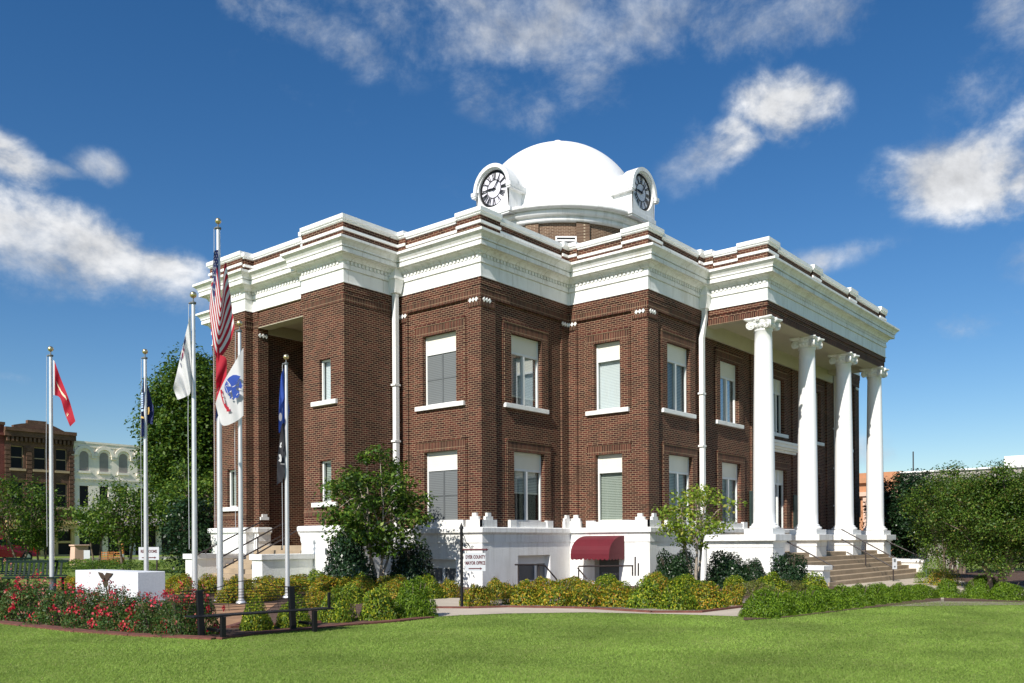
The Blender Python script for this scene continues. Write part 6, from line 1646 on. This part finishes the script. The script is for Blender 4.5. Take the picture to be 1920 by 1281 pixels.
s = MB()
for k_ in range(7): s.fbox(fr, L * k_ / 7, L * k_ / 7 + 0.5, -0.2, 0.02, -0.3, zf)
s.build('shop_front', M['whiteb'], wb)
s = MB(); s.quad(fr.P(0, -0.22, -.2), fr.P(L, -0.22, -.2), fr.P(L, -0.22, zf), fr.P(0, -0.22, zf)); s.build('shop_window', M['dglass'], wb)
s = MB(); s.hexa([fr.P(0.2, 2.0, zf - 1.0), fr.P(L, 2.0, zf - 1.0), fr.P(L, 0.02, zf - 0.95), fr.P(0.2, 0.02, zf - 0.95), fr.P(0.2, 2.0, zf - 0.9), fr.P(L, 2.0, zf - 0.9), fr.P(L, 0.02, zf - 0.2), fr.P(0.2, 0.02, zf - 0.2)]); s.build('canopy', M['board'], wb)

# right side of the square: low grey roofed block and an ornate orange brick front
XB = 70.0
def fz(u, v): return onx(u, v, XB).z
def fy(u, v=950): return onx(u, v, XB).y
M['greywall'] = plain('grey_rendered_wall', (0.36, 0.33, 0.30), 0.85, 0.08, 0.8)
M['orangeb'] = plain('orange_terracotta_front', (0.46, 0.22, 0.11), 0.8, 0.08, 2.0)
M['pinkb'] = plain('pale_pink_terracotta', (0.62, 0.42, 0.32), 0.8, 0.1, 2.0)
ya, yb = fy(1690), fy(2400); fr = Frame((XB, ya), (XB, yb)); L = fr.L
gb = empty('commercial_block'); tag(gb, 'long low grey commercial block with white coping behind the trees', 'building')
zt1 = fz(1800, 882); w = MB(); w.fbox(fr, 0, L, -14, 0, -0.6, zt1); w.build('wall', M['greywall'], gb)
w = MB(); w.fbox(fr, -0.1, L, -0.3, 0.2, zt1, zt1 + 0.14); w.build('coping', M['trim'], gb)
w = MB()
for k_ in range(10): w.fbox(fr, 1.5 + k_ * 5, 4.7 + k_ * 5, 0.002, 0.06, 0.4, 2.9)
w.build('shop_window', M['dglass'], gb)
w = MB(); w.fbox(fr, fr.L * 0.30, fr.L * 0.30 + 3, -5, -3, zt1 + 0.28, zt1 + 1.3); w.build('roof_plant', M['trim'], gb)
w = MB(); c_ = fy(1860) - ya; c_ = abs(c_); w.hexa([fr.P(c_ - 2.0, 1.8, 1.7), fr.P(c_ + 2.4, 1.8, 1.7), fr.P(c_ + 2.4, 0.08, 1.75), fr.P(c_ - 2.0, 0.08, 1.75), fr.P(c_ - 2.0, 1.8, 2.0), fr.P(c_ + 2.4, 1.8, 2.0), fr.P(c_ + 2.4, 0.08, 2.9), fr.P(c_ - 2.0, 0.08, 2.9)]); w.build('awning', plain('turquoise_awning', (0.25, 0.6, 0.5), 0.7), gb)
yc = fy(1450); fr = Frame((XB + 0.1, yc), (XB + 0.1, ya + 0.02)); L = fr.L
ob_ = empty('ornate_building'); tag(ob_, 'orange brick building with pale ornament glimpsed between the last columns', 'building')
zt2 = fz(1640, 886); w = MB(); w.fbox(fr, 0, L, -14, 0, -0.6, zt2); w.fbox(fr, 0, L, 0.002, 0.4, zt2 - 1.0, zt2 - 0.5); w.build('wall', M['orangeb'], ob_)
w = MB(); w.fbox(fr, 0, L, 0.002, 0.5, zt2 - 2.3, zt2 - 1.9)
k_ = 0.3
while k_ < L: w.fbox(fr, k_, k_ + 0.5, 0.002, 0.3, zt2 - 3.2, zt2 - 2.4); w.fbox(fr, k_, k_ + 0.35, 0.002, 0.2, 0.2, zt2 - 3.4); k_ += 1.5
w.build('pale_ornament', M['pinkb'], ob_)
w = MB(); k_ = 0.8
while k_ < L - 1: w.fbox(fr, k_, k_ + 0.7, 0.002, 0.05, 3.6, 5.4); k_ += 1.5
w.build('window', M['dglass'], ob_)
w = MB(); p_ = onx(1701, 882, XB); w.tube([(p_.x + 2, p_.y, zt1), (p_.x + 2, p_.y, zt1 + 2.2)], 0.06, 6); o = w.build('roof_mast', M['rail']); tag(o, 'thin dark mast on the grey roof', 'mast')
# low dark wall beyond the steps
p1_, p2_ = atz(1690, 1040, 50), atz(1800, 1040, 50); fr = Frame((p1_.x, p1_.y), (p2_.x, p2_.y)); w = MB(); w.fbox(fr, 0, fr.L, -0.3, 0, -0.8, 1.15); o = w.build('garden_wall', M['greywall']); tag(o, 'low grey wall in the shade behind the front steps', 'wall')

# ------------------------------------------------------------------ street things by the hedge
# red car
def car(u, Z, ang):
    p = tz(u, Z); r = empty('parked_car', (p[0], p[1], gz(*p)), ang); tag(r, 'red parked car at the street beyond the low hedge', 'car')
    red = plain('red_car_paint', (0.42, 0.012, 0.02), 0.25, 0.02); 
    prof = [(-2.1, 0.35), (-2.15, 0.75), (-1.9, 0.95), (-1.1, 1.02), (-0.55, 1.42), (0.85, 1.46), (1.55, 1.05), (2.05, 0.95), (2.15, 0.6), (2.1, 0.35)]
    s = MB(); lev = []
    for (y_, k_) in ((-0.86, 0.93), (-0.80, 1.0), (0.80, 1.0), (0.86, 0.93)):
        lev.append([(x_, y_ * (1 if z < 1.05 else 0.82), z if abs(y_) < .85 else 0.35 + (z - 0.35) * 0.96) for x_, z in prof])
    k_ = len(prof)
    for a, b_ in zip(lev, lev[1:]): s.add(a + b_, [(i, (i + 1) % k_, k_ + (i + 1) % k_, k_ + i) for i in range(k_)], 0)
    s.poly(lev[0]); s.poly(lev[-1]); s.build('body', red, r, bevel=0.04)
    g_ = MB()
    for y_ in (-0.875, 0.875):
        yy = y_ * 0.86
        g_.poly([(-0.95, yy * 1.06, 1.04), (-0.52, yy * 0.98, 1.36), (0.1, yy * 0.98, 1.38), (0.1, yy * 1.06, 1.04)]); g_.poly([(0.17, yy * 1.06, 1.04), (0.17, yy * 0.98, 1.38), (0.8, yy * 0.98, 1.38), (1.35, yy * 1.06, 1.06)])
    g_.build('side_window', M['dglass'], r)
    for x_ in (-1.35, 1.35):
        for y_ in (-0.80, 0.80):
            t_ = MB(); t_.tube([(x_, y_ - 0.1, 0.33), (x_, y_ + 0.1, 0.33)], 0.33, 20); w_ = t_.build('wheel', M['black'], r)
            t_ = MB(); t_.tube([(x_, y_ - 0.115, 0.33), (x_, y_ + 0.115, 0.33)], 0.2, 14); t_.build('rim', M['alu'], w_)
    for y_ in (-0.6, 0.6):
        t_ = MB(); t_.box(2.10, y_ - 0.18, 0.68, 2.17, y_ + 0.18, 0.82); t_.build('headlight', M['signw'], r)
car(-8, 52, 0.25)
# road-works bits
M['hiviz'] = plain('orange_plastic_mesh', (0.42, 0.15, 0.03), 0.6, 0.1, 5.0)
def at(u, Z): p = tz(u, Z); return (p[0], p[1], gz(*p))
s = MB(); s.hexa([(-0.35, -0.3, 0), (0.35, -0.3, 0), (0.35, 0.3, 0), (-0.35, 0.3, 0), (-0.3, -0.25, 1.0), (0.42, -0.25, 1.0), (0.42, 0.25, 1.0), (-0.3, 0.25, 1.0)]); s.box(-0.36, -0.31, 1.0, 0.46, 0.31, 1.08)
o = s.build('salvage_bin', M['pinkb'], loc=at(147, 47), bevel=0.02); tag(o, 'pale peach bin standing by the street works', 'bin')
for i, (u, lab) in enumerate(((201, 'orange mesh barrier panel nearest the peach bin'), (214, 'orange mesh barrier panel beside the striped post'))):
    r = empty('mesh_barrier', at(u, 46), YAW - math.pi / 2); tag(r, lab, 'barrier', 'orange barriers')
    s = MB()
    for k_ in range(6): s.box(-0.3, -0.01, 0.12 + 0.11 * k_, 0.3, 0.01, 0.16 + 0.11 * k_)
    for k_ in range(5): s.box(-0.3 + 0.145 * k_, -0.012, 0.1, -0.28 + 0.145 * k_, 0.012, 0.75)
    s.build('mesh_panel', M['hiviz'], r)
    s = MB(); s.tube([(-0.32, 0, -.1), (-0.32, 0, 0.8)], 0.02, 6); s.tube([(0.32, 0, -.1), (0.32, 0, 0.8)], 0.02, 6); s.build('stake', M['rail'], r)
r = empty('channelizer_post', at(230, 46)); tag(r, 'orange and white striped traffic post by the hedge', 'traffic post')
s = MB(); s.lathe((0, 0, 0), [(0.09, 0.05), (0.08, 0.45)], 14); s.lathe((0, 0, 0), [(0.078, 0.62), (0.07, 1.25), (0.02, 1.28)], 14); s.build('orange_sleeve', M['hiviz'], r)
s = MB(); s.lathe((0, 0, 0), [(0.08, 0.45), (0.078, 0.62)], 14); s.build('white_band', M['signw'], r); s = MB(); s.box(-0.2, -0.2, -0.05, 0.2, 0.2, 0.05); s.build('rubber_base', M['black'], r)
r = empty('road_works_sign', at(163, 46), YAW - math.pi / 2); tag(r, 'small white notice board standing by the peach bin', 'sign')
s = MB(); s.box(-0.16, -0.02, 0.35, 0.16, 0.0, 0.8); s.build('notice_board', M['signw'], r); s = MB(); s.box(-0.03, 0.0, -0.1, 0.03, 0.03, 0.8); s.build('post', M['rail'], r)
